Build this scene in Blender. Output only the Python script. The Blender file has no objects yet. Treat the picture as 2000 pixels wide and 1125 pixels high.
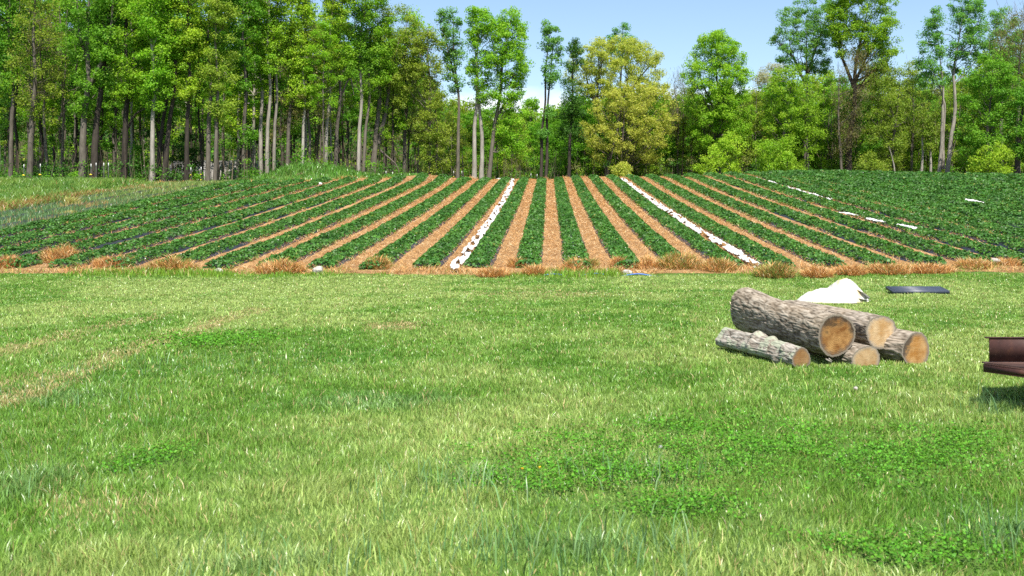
import bpy, math, random
import numpy as np
from mathutils import Vector, Matrix

SEED = 7
rng = np.random.default_rng(SEED)
random.seed(SEED)
F = 1944.0          # focal length in photo pixels (35 mm on a 36 mm sensor, 2000 px wide)
CX, CY = 1072.0, 441.0   # where the crop rows' direction and the horizon meet the photo
EYE = 1.6
scene = bpy.context.scene
COL = scene.collection


def PX(px, Y):
    return (px - CX) / F * Y


def PZ(py, Y):
    return EYE - (py - CY) / F * Y


def lawn_at(px, py, z=0.0):
    Y = (EYE - z) * F / (py - CY)
    return PX(px, Y), Y


# ------------------------------------------------------------------ noise
def _hash(ix, iy, seed):
    h = (ix.astype(np.int64) * 374761393 + iy.astype(np.int64) * 668265263 + seed * 1442695041) & 0xFFFFFFFF
    h = ((h ^ (h >> 13)) * 1274126177) & 0xFFFFFFFF
    h = h ^ (h >> 16)
    return (h & 0xFFFFFF) / float(0xFFFFFF)


def vnoise(x, y, seed=0):
    x = np.asarray(x, float)
    y = np.asarray(y, float)
    x, y = np.broadcast_arrays(x, y)
    ix = np.floor(x)
    iy = np.floor(y)
    fx = x - ix
    fy = y - iy
    fx = fx * fx * (3 - 2 * fx)
    fy = fy * fy * (3 - 2 * fy)
    a = _hash(ix, iy, seed)
    b = _hash(ix + 1, iy, seed)
    c = _hash(ix, iy + 1, seed)
    d = _hash(ix + 1, iy + 1, seed)
    return (a * (1 - fx) + b * fx) * (1 - fy) + (c * (1 - fx) + d * fx) * fy


def fbm(x, y, seed=0, octv=4):
    s = 0
    a = 0.5
    t = 0
    for k in range(octv):
        s = s + a * vnoise(np.asarray(x) * 2 ** k + 17.3 * k, np.asarray(y) * 2 ** k - 9.1 * k, seed + k)
        t += a
        a *= 0.5
    return s / t


def smooth(e0, e1, x):
    t = np.clip((x - e0) / (e1 - e0), 0, 1)
    return t * t * (3 - 2 * t)


# ------------------------------------------------------------------ terrain
CREST_X = [-400, -60, -40, -30, -21, -12, -3, 0, 3, 8, 19, 32, 60, 400]
CREST_Y = [66, 66, 65, 64.5, 65.4, 74.4, 86, 92, 90, 82, 76, 71.6, 67, 66]


def crest_y(X):
    return sum(np.interp(X + d, CREST_X, CREST_Y) for d in (-2.5, 0, 2.5)) / 3


MOUND = (-18.3, 75.5)


def terrain(X, Y):
    X = np.asarray(X, float)
    Y = np.asarray(Y, float)
    m = 0.075 + 0.0014 * np.minimum(np.abs(X), 20)

    def rise(yy):
        s = yy - 26.0
        return m * 0.5 * (s + np.sqrt(s * s + 1.2)) + 0.000255 * np.maximum(yy - 28.6, 0) ** 2
    up = rise(Y)
    yc = crest_y(X)
    top = rise(yc) + 0.21 - 0.012 * (Y - yc)
    k = 3.2
    z = -np.logaddexp(-k * up, -k * top) / k
    z = np.maximum(z, 0.0)
    far = smooth(150, 330, Y)
    z = z * (1 - far) + far * (34.0 + 22.0 * smooth(-20, -60, X))  # added far hill, higher at left, blocks bright low sky between trunks
    lawn = 1 - smooth(26, 30, Y)
    z = z + lawn * (0.05 * (fbm(X * 0.35, Y * 0.35, 5, 3) - 0.5) + 0.02 * (fbm(X * 1.7, Y * 1.7, 8, 2) - 0.5))
    z = z + 1.25 * np.exp(-((X - MOUND[0]) / 4.2) ** 2 - ((Y - MOUND[1]) / 3.0) ** 2)
    z = z + 0.5 * np.exp(-((X - MOUND[0] - 7.5) / 3.0) ** 2 - ((Y - MOUND[1] - 3) / 3.0) ** 2)
    wood = smooth(0, 6, Y - yc - 4)
    z = z + wood * 0.5 * (fbm(X * 0.12, Y * 0.12, 21, 3) - 0.5)
    return z


# ------------------------------------------------------------------ mesh helpers
def mesh_np(name, verts, faces_list, col=None, smooth_shade=False, mats=None, mat_idx=None):
    """verts (N,3); faces_list: list of int arrays (M,k)."""
    me = bpy.data.meshes.new(name)
    verts = np.asarray(verts, np.float32).reshape(-1, 3)
    n = len(verts)
    me.vertices.add(n)
    me.vertices.foreach_set("co", verts.ravel())
    faces_list = [np.asarray(f, np.int32) for f in faces_list if len(f)]
    loops = np.concatenate([f.ravel() for f in faces_list])
    sizes = np.concatenate([np.full(len(f), f.shape[1], np.int32) for f in faces_list])
    starts = np.concatenate([[0], np.cumsum(sizes)[:-1]]).astype(np.int32)
    me.loops.add(len(loops))
    me.loops.foreach_set("vertex_index", loops)
    me.polygons.add(len(sizes))
    me.polygons.foreach_set("loop_start", starts)
    if smooth_shade:
        me.polygons.foreach_set("use_smooth", np.ones(len(sizes), bool))
    if mat_idx is not None:
        me.polygons.foreach_set("material_index", np.asarray(mat_idx, np.int32))
    if col is not None:
        col = np.asarray(col, np.float32)
        if col.shape[1] == 3:
            col = np.concatenate([col, np.ones((n, 1), np.float32)], 1)
        ca = me.color_attributes.new("col", "FLOAT_COLOR", "POINT")
        ca.data.foreach_set("color", col.ravel())
    for m in (mats or []):
        me.materials.append(m)
    me.update(calc_edges=True)
    return me


def link(name, data, parent=None, loc=None):
    o = bpy.data.objects.new(name, data)
    COL.objects.link(o)
    if parent is not None:
        o.parent = parent
    if loc is not None:
        o.location = loc
    return o


def tag(o, label=None, cat=None, group=None, kind=None):
    if label:
        o["label"] = label
    if cat:
        o["category"] = cat
    if group:
        o["group"] = group
    if kind:
        o["kind"] = kind
    return o


def thing(name, label, cat, loc=(0, 0, 0), group=None):
    o = bpy.data.objects.new(name, None)
    COL.objects.link(o)
    o.location = loc
    o.empty_display_size = 0.2
    return tag(o, label, cat, group)


class MB:
    """collects plain geometry for one mesh"""

    def __init__(self):
        self.v = []
        self.f = {}
        self.n = 0

    def add(self, verts, *faces):
        verts = np.asarray(verts, float).reshape(-1, 3)
        for f in faces:
            f = np.asarray(f, int)
            if f.size:
                self.f.setdefault(f.shape[1], []).append(f + self.n)
        self.v.append(verts)
        self.n += len(verts)

    def box(self, c, s, rot=None):
        x, y, z = np.array(s) / 2
        v = np.array([[-x, -y, -z], [x, -y, -z], [x, y, -z], [-x, y, -z], [-x, -y, z], [x, -y, z], [x, y, z], [-x, y, z]])
        if rot is not None:
            v = v @ np.array(rot.to_3x3()).T
        self.add(v + np.array(c), [[3, 2, 1, 0], [4, 5, 6, 7], [0, 1, 5, 4], [1, 2, 6, 5], [2, 3, 7, 6], [3, 0, 4, 7]])

    def tube(self, pts, rad, sides=6, cap=True):
        v, f = tube(pts, rad, sides)
        self.add(v, f)
        if cap:
            self.f.setdefault(sides, []).append(np.array([list(range(sides))[::-1]]) + self.n - len(v))
            self.f.setdefault(sides, []).append(np.array([list(range(sides))]) + self.n - sides)

    def mesh(self, name, mats, smooth_shade=False):
        return mesh_np(name, np.concatenate(self.v), [np.concatenate(x) for x in self.f.values()], smooth_shade=smooth_shade, mats=mats)


def tube(pts, rad, sides=6):
    pts = np.asarray(pts, float)
    n = len(pts)
    rad = np.broadcast_to(np.asarray(rad, float), (n,))
    t = np.gradient(pts, axis=0)
    t /= np.linalg.norm(t, axis=1)[:, None] + 1e-9
    ref = np.array([0.31, 0.95, 0.05]) if abs(t[0][2]) > 0.6 else np.array([0, 0, 1.0])
    u = np.cross(t, ref)
    u /= np.linalg.norm(u, axis=1)[:, None] + 1e-9
    w = np.cross(t, u)
    a = np.arange(sides) / sides * 2 * math.pi
    v = pts[:, None, :] + rad[:, None, None] * (np.cos(a)[None, :, None] * u[:, None, :] + np.sin(a)[None, :, None] * w[:, None, :])
    i = np.arange(n - 1)[:, None] * sides
    j = np.arange(sides)[None, :]
    j2 = (j + 1) % sides
    f = np.stack([i + j, i + j2, i + sides + j2, i + sides + j], -1).reshape(-1, 4)
    return v.reshape(-1, 3), f


# ------------------------------------------------------------------ materials
class NT:
    def __init__(self, mat):
        mat.use_nodes = True
        self.t = mat.node_tree
        self.t.nodes.clear()
        self.out = self.t.nodes.new("ShaderNodeOutputMaterial")

    def n(self, kind, **kw):
        nd = self.t.nodes.new(kind)
        for k, v in kw.items():
            if k == "ins":
                for kk, vv in v.items():
                    if isinstance(vv, bpy.types.NodeSocket):
                        self.t.links.new(vv, nd.inputs[kk])
                    else:
                        nd.inputs[kk].default_value = vv
            else:
                setattr(nd, k, v)
        return nd

    def l(self, a, b):
        self.t.links.new(a, b)

    def ramp(self, fac, stops):
        r = self.n("ShaderNodeValToRGB", ins={"Fac": fac})
        e = r.color_ramp.elements
        while len(e) < len(stops):
            e.new(0.5)
        for el, (p, c) in zip(e, stops):
            el.position = p
            el.color = (*c, 1) if len(c) == 3 else c
        return r.outputs["Color"]

    def noise(self, vec, scale, detail=4, rough=0.55, dist=0.0):
        nd = self.n("ShaderNodeTexNoise", ins={"Scale": scale, "Detail": detail, "Roughness": rough, "Distortion": dist})
        if vec is not None:
            self.l(vec, nd.inputs["Vector"])
        return nd.outputs["Fac"]

    def mix(self, fac, a, b, mode="MIX"):
        nd = self.n("ShaderNodeMix", data_type="RGBA", blend_type=mode)
        for idx, v in ((0, fac), (6, a), (7, b)):
            if isinstance(v, bpy.types.NodeSocket):
                self.l(v, nd.inputs[idx])
            elif isinstance(v, (tuple, list)):
                nd.inputs[idx].default_value = (*v, 1)
            else:
                nd.inputs[idx].default_value = v
        return nd.outputs[2]

    def math(self, op, a, b=0.0, c=0.0, clamp=False):
        nd = self.n("ShaderNodeMath", operation=op, use_clamp=clamp)
        for i, v in enumerate((a, b, c)):
            if isinstance(v, bpy.types.NodeSocket):
                self.l(v, nd.inputs[i])
            else:
                nd.inputs[i].default_value = v
        return nd.outputs[0]

    def bump(self, h, strength=0.5, dist=0.02):
        return self.n("ShaderNodeBump", ins={"Height": h, "Strength": strength, "Distance": dist}).outputs[0]

    def principled(self, color, rough=0.7, spec=0.3, normal=None, metallic=0.0):
        p = self.n("ShaderNodeBsdfPrincipled")
        for k, v in (("Base Color", color), ("Roughness", rough), ("Specular IOR Level", spec), ("Metallic", metallic)):
            if isinstance(v, bpy.types.NodeSocket):
                self.l(v, p.inputs[k])
            else:
                p.inputs[k].default_value = (*v, 1) if isinstance(v, tuple) else v
        if normal is not None:
            self.l(normal, p.inputs["Normal"])
        return p.outputs[0]

    def done(self, sh):
        self.l(sh, self.out.inputs["Surface"])


def M(name):
    return bpy.data.materials.new(name)


def objco(nt):
    return nt.n("ShaderNodeTexCoord").outputs["Object"]


def leafy(name, trans=0.35, rough=0.45, spec=0.35, rand=0.0, tmul=(1.25, 1.15, 0.55), gain=1.0):
    m = M(name)
    nt = NT(m)
    c = nt.n("ShaderNodeAttribute", attribute_name="col").outputs["Color"]
    if rand > 0:
        r = nt.n("ShaderNodeObjectInfo").outputs["Random"]
        r2 = nt.math("FRACT", nt.math("MULTIPLY", r, 7.31))
        hs = nt.n("ShaderNodeHueSaturation", ins={"Hue": nt.math("ADD", 0.5 - rand * 0.015, nt.math("MULTIPLY", r, rand * 0.035)),
                                                 "Saturation": 1.0, "Value": nt.math("ADD", 1 - rand * 0.35, nt.math("MULTIPLY", r2, rand * 0.6)), "Color": c})
        c = hs.outputs["Color"]
    p = nt.principled(c, rough, spec)
    tc = nt.mix(1.0, c, tmul, "MULTIPLY")
    t = nt.n("ShaderNodeBsdfTranslucent", ins={"Color": tc}).outputs[0]
    ms = nt.n("ShaderNodeMixShader", ins={0: trans})
    nt.l(p, ms.inputs[1])
    nt.l(t, ms.inputs[2])
    nt.done(ms.outputs[0])
    return m


MAT = {}
MAT["grass"] = leafy("grass_blade", trans=0.36, rough=0.34, spec=0.5)
MAT["clover"] = leafy("clover_leaf", trans=0.34, rough=0.55, spec=0.22)
MAT["leaf"] = leafy("tree_leaf", trans=0.50, rough=0.55, spec=0.22, rand=0.35, tmul=(1.0, 1.12, 0.5))
MAT["berry_leaf"] = leafy("strawberry_leaf", trans=0.28, rough=0.5, spec=0.3, tmul=(1.3, 1.3, 0.5))
MAT["straw"] = leafy("straw_stalk", trans=0.15, rough=0.6, spec=0.25, tmul=(1, 0.95, 0.8))


def bark_mat(name, dark, light, scale=1.0, moss=None):
    m = M(name)
    nt = NT(m)
    co = objco(nt)
    mp = nt.n("ShaderNodeMapping", ins={"Scale": (1, 1, 0.16), "Vector": co})
    a = nt.noise(mp.outputs[0], 9 * scale, 5, 0.65)
    b = nt.noise(co, 0.9 * scale, 4, 0.6)
    r = nt.n("ShaderNodeObjectInfo").outputs["Random"]
    f = nt.math("ADD", nt.math("MULTIPLY", a, 1.5), nt.math("MULTIPLY", b, 0.9))
    f = nt.math("ADD", nt.math("SUBTRACT", f, 0.95), nt.math("MULTIPLY", r, 0.35), clamp=True)
    c = nt.ramp(f, [(0.0, dark), (1.0, light)])
    if moss:
        c = nt.mix(nt.math("MULTIPLY", nt.math("GREATER_THAN", nt.noise(co, 2.2, 3), 0.58), 0.6), c, moss)
    nt.done(nt.principled(c, 0.9, 0.15, nt.bump(a, 0.7, 0.05)))
    return m


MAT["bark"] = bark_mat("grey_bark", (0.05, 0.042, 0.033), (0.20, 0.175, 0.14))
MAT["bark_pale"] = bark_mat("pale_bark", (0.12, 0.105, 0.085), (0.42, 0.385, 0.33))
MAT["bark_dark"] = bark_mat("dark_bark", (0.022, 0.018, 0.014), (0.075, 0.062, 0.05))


def simple(name, c1, c2, scale, rough=0.8, spec=0.3, bump=0.3, bd=0.01, metallic=0.0):
    m = M(name)
    nt = NT(m)
    co = objco(nt)
    a = nt.noise(co, scale, 5, 0.6)
    c = nt.ramp(a, [(0.3, c1), (0.7, c2)])
    nt.done(nt.principled(c, rough, spec, nt.bump(a, bump, bd), metallic))
    return m


# ground
def ground_mat():
    m = M("ground_soil")
    nt = NT(m)
    co = objco(nt)
    a = nt.noise(co, 0.6, 6, 0.6)
    b = nt.noise(co, 9, 5, 0.7)
    lawn = nt.ramp(b, [(0.25, (0.035, 0.06, 0.014)), (0.55, (0.07, 0.13, 0.025)), (0.8, (0.15, 0.17, 0.06))])
    lawn = nt.mix(nt.math("MULTIPLY", a, 0.5), lawn, (0.08, 0.15, 0.03))
    litter = nt.ramp(b, [(0.3, (0.022, 0.024, 0.009)), (0.7, (0.075, 0.075, 0.028))])
    y = nt.n("ShaderNodeSeparateXYZ", ins={0: co}).outputs[1]
    w = nt.n("ShaderNodeAttribute", attribute_name="col").outputs["Fac"]
    c = nt.mix(w, lawn, litter)
    nt.done(nt.principled(c, 0.95, 0.1, nt.bump(b, 0.6, 0.03)))
    return m


MAT["ground"] = ground_mat()


def field_mat():
    m = M("straw_floor")
    nt = NT(m)
    co = objco(nt)
    mp = nt.n("ShaderNodeMapping", ins={"Scale": (1, 0.45, 1), "Vector": co})
    b = nt.noise(mp.outputs[0], 16, 6, 0.75, 1.2)
    a = nt.noise(co, 1.3, 4, 0.6)
    c = nt.ramp(b, [(0.25, (0.11, 0.062, 0.028)), (0.46, (0.32, 0.19, 0.082)), (0.6, (0.49, 0.31, 0.14)), (0.8, (0.62, 0.45, 0.25))])
    c = nt.mix(nt.math("MULTIPLY", nt.math("SUBTRACT", a, 0.38, clamp=True), 3.0, clamp=True), c, (0.19, 0.10, 0.042))
    nt.done(nt.principled(c, 0.85, 0.2, nt.bump(b, 0.9, 0.05)))
    return m


MAT["field"] = field_mat()
MAT["plastic"] = simple("black_plastic", (0.012, 0.012, 0.014), (0.035, 0.036, 0.042), 6, 0.42, 0.5, 0.5, 0.02)
MAT["cloth"] = simple("white_cloth", (0.44, 0.43, 0.40), (0.58, 0.58, 0.57), 5, 0.85, 0.2, 0.35, 0.02)


# ------------------------------------------------------------------ the ground
def build_ground():
    xs = np.unique(np.concatenate([np.linspace(-420, -62, 40), np.arange(-62, 62.1, 0.62), np.linspace(62, 420, 40)]))
    ys = np.unique(np.concatenate([np.linspace(-120, -4, 16), np.arange(-4, 118, 0.5), np.linspace(118, 700, 60)]))
    X, Y = np.meshgrid(xs, ys)
    Z = terrain(X, Y)
    nx, ny = len(xs), len(ys)
    v = np.stack([X, Y, Z], -1).reshape(-1, 3)
    i, j = np.meshgrid(np.arange(nx - 1), np.arange(ny - 1))
    a = (j * nx + i).ravel()
    f = np.stack([a, a + 1, a + nx + 1, a + nx], -1)
    w = smooth(3, 8, Y - crest_y(X)).ravel()
    me = mesh_np("ground", v, [f], col=np.stack([w, w, w], -1), smooth_shade=True, mats=[MAT["ground"]])
    tag(link("ground", me), kind="structure")


build_ground()

ROW0, SP = -0.64, 1.52
ROWS = list(range(-13, 26))


def front_y(X):
    return 29.75 + 0.015 * X + 0.35 * (vnoise(np.asarray(X) * 0.9, 0.3, 51) - 0.5)


def back_y(X):
    return crest_y(X) + np.where(np.asarray(X) < -2, 0.3, 2.6)


def build_field():
    xs = np.arange(-21.1, 46, 0.38)
    n = 150
    t = np.linspace(0, 1, n) ** 1.25
    X = np.repeat(xs[None, :], n, 0)
    Yf = 27.9 + 0.3 * (vnoise(xs * 0.8, 0.1, 61) - 0.5) + 0.012 * xs
    Yb = back_y(xs) + 0.5
    Y = Yf[None, :] + t[:, None] * (Yb - Yf)[None, :]
    rel = ((X - ROW0) / SP) % 1.0
    Z = terrain(X, Y) + 0.02 + 0.03 * vnoise(X * 2.3, Y * 1.1, 62) - 0.12 * (1 - smooth(0, 1.1, Y - Yf[None, :])) * (0.35 + vnoise(X * 1.7, Y * 2.0, 63))
    nx = len(xs)
    i, j = np.meshgrid(np.arange(nx - 1), np.arange(n - 1))
    a = (j * nx + i).ravel()
    f = np.stack([a, a + 1, a + nx + 1, a + nx], -1)
    me = mesh_np("field", np.stack([X, Y, Z], -1).reshape(-1, 3), [f], smooth_shade=True, mats=[MAT["field"]])
    tag(link("field", me), kind="structure")


build_field()


# ------------------------------------------------------------------ leaves
def leaf_quads(c, size, normal, aspect=0.62, fold=0.0):
    """rhombus leaves: c (N,3), size (N,), normal (N,3)"""
    n = len(c)
    normal = normal / (np.linalg.norm(normal, axis=1)[:, None] + 1e-9)
    r = rng.normal(size=(n, 3))
    t = np.cross(normal, r)
    t /= np.linalg.norm(t, axis=1)[:, None] + 1e-9
    b = np.cross(normal, t)
    hl = (size * 0.5)[:, None]
    hw = hl * aspect
    up = normal * hl * fold
    v = np.stack([c - t * hl, c + b * hw + up, c + t * hl, c - b * hw + up], 1).reshape(-1, 3)
    f = np.arange(n * 4).reshape(-1, 4)
    return v, f


def jitter_col(base, n, dv=0.18, dh=0.08):
    base = np.asarray(base, float)
    k = 1 + dv * rng.normal(size=(n, 1))
    h = 1 + dh * rng.normal(size=(n, 3))
    return np.clip(base * np.clip(k, 0.4, 1.8) * h, 0.002, 0.95)


# ------------------------------------------------------------------ strawberry rows
def row_mesh(i):
    x0 = ROW0 + SP * i
    yf = float(front_y(x0)) + rng.uniform(-0.25, 0.25)
    yb = float(back_y(x0))
    # keep to what can be seen from near the camera
    L = yb - yf
    # bed
    n = int(L / 0.3)
    ys = np.linspace(yf, yb, n)
    prof = np.array([[-0.46, -0.02], [-0.42, 0.06], [-0.34, 0.11], [0, 0.125], [0.34, 0.11], [0.42, 0.06], [0.46, -0.02]])
    k = len(prof)
    wob = 0.05 * (vnoise(ys * 0.35, i * 3.1, 71) - 0.5)
    X = x0 + wob[:, None] + prof[None, :, 0] * (1 + 0.12 * (vnoise(ys[:, None] * 1.3, prof[None, :, 0] * 9 + i, 72) - 0.5))
    Y = np.repeat(ys[:, None], k, 1)
    base = terrain(X, Y)
    Z = base + prof[None, :, 1] * (0.85 + 0.45 * vnoise(ys[:, None] * 2.2, prof[None, :, 0] * 6 + 9 * i, 73))
    # ends taper into the ground
    e = np.minimum(smooth(0, 0.7, ys - yf), smooth(0, 0.7, yb - ys))
    Z = base + (Z - base) * (0.25 + 0.75 * e)[:, None]
    a, b = np.meshgrid(np.arange(k - 1), np.arange(n - 1))
    q = (b * k + a).ravel()
    f = np.stack([q, q + 1, q + k + 1, q + k], -1)
    ori = np.array([x0, yf, float(terrain(x0, yf))])
    bed = mesh_np("mulch_bed", np.stack([X, Y, Z], -1).reshape(-1, 3) - ori, [f], smooth_shade=True, mats=[MAT["plastic"]])
    # foliage
    if i <= -6:
        hw = 0.42
    elif i <= -4 or 5 <= i < 9:
        hw = 0.42
    elif i < 9:
        hw = 0.385
    elif i < 12:
        hw = 0.43
    else:
        hw = 0.64
    dens = 330 * hw / 0.39
    N = int(L * dens)
    u = rng.uniform(0, 1, N)
    y = yf - 0.12 + u * (L + 0.1)
    keep = rng.uniform(0, 1, N) < np.clip(1.25 - (y - 31) / 75, 0.5, 1)
    y = y[keep]
    N = len(y)
    s = rng.uniform(-1, 1, N)
    wl = hw * (0.80 + 0.36 * vnoise(y * 1.7, i * 5.3, 74) + 0.12 * (vnoise(y * 4.1, i * 2.3, 76) - 0.5))
    # occasional thin spots
    thin = vnoise(y * 0.55, i * 7.7, 75)
    ok = rng.uniform(0, 1, N) < np.where(thin < 0.13, 0.45, 1.0)
    if i == 1:
        ok &= ~((np.abs(s + 0.05) < 0.09) & (y < 55) & (y > 34) & (rng.uniform(0, 1, N) < 0.85))
    y, s, wl = y[ok], s[ok], wl[ok]
    N = len(y)
    # bushes about 35 cm apart in two lines
    bush = 0.35 + 0.65 * vnoise(y * 3.0, np.round(s * 1.0) * 3.7 + i, 77)
    x = x0 + s * wl
    h = (0.04 + 0.21 * np.sqrt(np.clip(1 - s * s, 0, 1)) * bush ** 1.4) * rng.uniform(0.35, 1.0, N) ** 0.6
    edge = np.clip((np.abs(s) * wl - 0.33) / 0.15, 0, 1)
    z = terrain(x, y) + 0.105 * (1 - 0.75 * edge) + h * (1 - 0.25 * edge)
    size = rng.uniform(0.075, 0.135, N) * np.clip(y / 42, 0.85, 1.7)
    nrm = np.stack([s * 0.5, np.full(N, -0.25), np.full(N, 0.85)], -1) + 0.7 * rng.normal(size=(N, 3))
    v, fq = leaf_quads(np.stack([x, y, z], -1), size, nrm, 0.8, 0.22)
    hue = vnoise(y * 1.1, s * 2 + i * 3, 78)
    c = np.array([0.033, 0.108, 0.016])[None] * (1 - hue[:, None]) + np.array([0.074, 0.190, 0.026])[None] * hue[:, None]
    c = jitter_col(c, N, 0.22, 0.08)
    yl = rng.uniform(0, 1, N)
    c[yl < 0.012] = (0.24, 0.25, 0.05)
    c = np.repeat(c, 4, 0)
    # leaves hanging over the near end of the bed
    ne = 110
    xe = rng.uniform(-1, 1, ne)
    ye = yf + rng.uniform(-0.28, 0.12, ne) + 0.15 * xe * xe
    ze = terrain(x0 + xe * hw, ye) + rng.uniform(0.03, 0.30, ne) * np.sqrt(np.clip(1.1 - xe * xe, 0, 1))
    ve, fe = leaf_quads(np.stack([x0 + xe * hw * 1.05, ye, ze], -1), rng.uniform(0.07, 0.12, ne), np.array([0, -0.7, 0.6]) + 0.5 * rng.normal(size=(ne, 3)), 0.8, 0.22)
    ce = np.repeat(jitter_col((0.05, 0.15, 0.027), ne, 0.22, 0.08), 4, 0)
    fq = np.concatenate([fq, fe + len(v)])
    v = np.concatenate([v, ve])
    c = np.concatenate([c, ce])
    # blossoms
    nb = int(L * 0.7)
    yb_ = rng.uniform(yf + 0.2, yb - 0.2, nb)
    sb = rng.uniform(-1, 1, nb)
    xb = x0 + sb * hw * 0.95
    zb = terrain(xb, yb_) + 0.12 + 0.17 * np.sqrt(1 - sb * sb) * rng.uniform(0.6, 1.0, nb)
    nb_n = np.stack([np.zeros(nb), np.full(nb, -0.5), np.full(nb, 0.8)], -1) + 0.3 * rng.normal(size=(nb, 3))
    v2, f2 = leaf_quads(np.stack([xb, yb_, zb], -1), rng.uniform(0.03, 0.05, nb), nb_n, 0.95)
    c2 = np.repeat(np.where(rng.uniform(0, 1, nb)[:, None] < 0.6, np.array([[0.75, 0.75, 0.68]]), np.array([[0.62, 0.55, 0.16]])), 4, 0)
    fol = mesh_np("foliage", np.concatenate([v, v2]) - ori, [fq, f2 + len(v)], col=np.concatenate([c, c2]), mats=[MAT["berry_leaf"]])
    return bed, fol, ori


ORD = ["first", "second", "third", "fourth", "fifth", "sixth", "seventh", "eighth", "ninth", "tenth", "eleventh", "twelfth", "thirteenth"]


def row_label(i):
    if i <= -2:
        k = -2 - i
        if i == -13:
            return "outermost strawberry row beside the weedy unplanted beds, green leaves on black plastic", None
        if k == 0:
            return "strawberry row just left of the white cloth strip that reaches the crest bend", None
        return "%s strawberry row left of the white cloth strip that bends at the crest" % ORD[k], None
    if -1 <= i <= 4:
        names = {-1: "strawberry row hugging the right edge of the white strip that bends at the crest",
                 0: "nearly vertical strawberry row with bushy dry grass at its foot, wide straw on both sides",
                 1: "middle strawberry row with a thin bare slit along its leaves showing plastic",
                 2: "strawberry row curving right between two wide straw paths, fourth left from longer slanting white strip",
                 3: "strawberry row with a wide shiny black plastic flank, second left of the slanting white strip",
                 4: "strawberry row directly left of the white cloth strip that slants right"}
        return names[i], None
    if i <= 10:
        k = i - 5
        if k == 0:
            return "strawberry row directly right of the white cloth strip that slants right", None
        return "%s strawberry row right of the slanting white cloth strip" % ORD[k], None
    return "dense strawberry row whose leaves merge with its neighbours beyond the thin broken white strip", "merging strawberry rows on the right side of the field"


def build_rows():
    for i in ROWS:
        bed, fol, ori = row_mesh(i)
        lab, grp = row_label(i)
        t = thing("strawberry_row", lab, "strawberry row", ori, grp or "strawberry rows on the slope")
        link("mulch_bed", bed, t)
        link("foliage", fol, t)


build_rows()


# unplanted beds on the left, plastic showing through weeds
def build_bare_beds():
    labs = {-14: "bare black plastic bed right beside the outermost strawberry row",
            -15: "bare black plastic bed half hidden by weeds, between two other bare beds",
            -16: "weedy black plastic bed next to the rusty dry grass strip"}
    for i in (-14, -15, -16):
        x0 = ROW0 + SP * i
        ys = np.arange(34, 66.5, 0.3)
        prof = np.array([[-0.42, 0.0], [-0.36, 0.09], [-0.2, 0.14], [0.2, 0.14], [0.36, 0.09], [0.42, 0.0]])
        k = len(prof)
        n = len(ys)
        wid = 0.75 + 0.4 * vnoise(ys * 0.4, i * 3.3, 81)
        X = x0 + prof[None, :, 0] * wid[:, None]
        Y = np.repeat(ys[:, None], k, 1)
        Z = terrain(X, Y) + prof[None, :, 1] * (0.6 + 0.6 * vnoise(Y * 1.5, X * 3, 82)) + 0.01
        a, b = np.meshgrid(np.arange(k - 1), np.arange(n - 1))
        q = (b * k + a).ravel()
        f = np.stack([q, q + 1, q + k + 1, q + k], -1)
        ori = np.array([x0, ys[0], float(terrain(x0, ys[0]))])
        me = mesh_np("plastic_bed", np.stack([X, Y, Z], -1).reshape(-1, 3) - ori, [f], smooth_shade=True, mats=[MAT["plastic"]])
        tag(link("plastic_bed", me, loc=ori), labs[i], "plastic bed", "unplanted plastic beds at the field's edge")


build_bare_beds()


# ------------------------------------------------------------------ grass and straw
def blades(p, h, w, lean, col, bend=0.5, flat=False):
    """tapered bent blades: 5 verts each. p (N,3), h,w (N,), lean (N,2) horizontal offset of the tip"""
    n = len(p)
    a = rng.uniform(0, 2 * math.pi, n)
    wx = np.cos(a) * w * 0.5
    wy = np.sin(a) * w * 0.5
    wd = np.stack([wx, wy, np.zeros(n)], -1)
    mid = p + np.stack([lean[:, 0] * 0.32, lean[:, 1] * 0.32, h * 0.58], -1)
    tip = p + np.stack([lean[:, 0], lean[:, 1], h * (1.0 if not flat else 1.0)], -1)
    v = np.stack([p - wd, p + wd, mid + wd * 0.85, mid - wd * 0.85, tip], 1).reshape(-1, 3)
    b = np.arange(n)[:, None] * 5
    q = b + np.array([[0, 1, 2, 3]])
    t = b + np.array([[3, 2, 4]])
    c = np.repeat(col, 5, 0)
    return v, q, t, c


def add_stuff(name, parts, mat):
    vs, qs, ts, cs = [], [], [], []
    n = 0
    for v, q, t, c in parts:
        vs.append(v)
        qs.append(q + n)
        ts.append(t + n)
        cs.append(c)
        n += len(v)
    me = mesh_np(name, np.concatenate(vs), [np.concatenate(qs), np.concatenate(ts)], col=np.concatenate(cs), mats=[mat])
    return tag(link(name, me), kind="stuff")


def scatter_view(y0, y1, dens, margin=1.16, xlim=None):
    """points over the ground between distances y0..y1, density falling with dens(Y) per m2"""
    out = []
    edges = np.linspace(y0, y1, 60)
    for a, b in zip(edges[:-1], edges[1:]):
        ym = (a + b) / 2
        xl = (-CX / F) * ym * margin - 0.5
        xr = ((2000 - CX) / F) * ym * margin + 0.5
        if xlim:
            xl, xr = max(xl, xlim[0]), min(xr, xlim[1])
            if xr <= xl:
                continue
        n = int((xr - xl) * (b - a) * dens(ym))
        out.append(np.stack([rng.uniform(xl, xr, n), rng.uniform(a, b, n)], -1))
    return np.concatenate(out)


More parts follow.
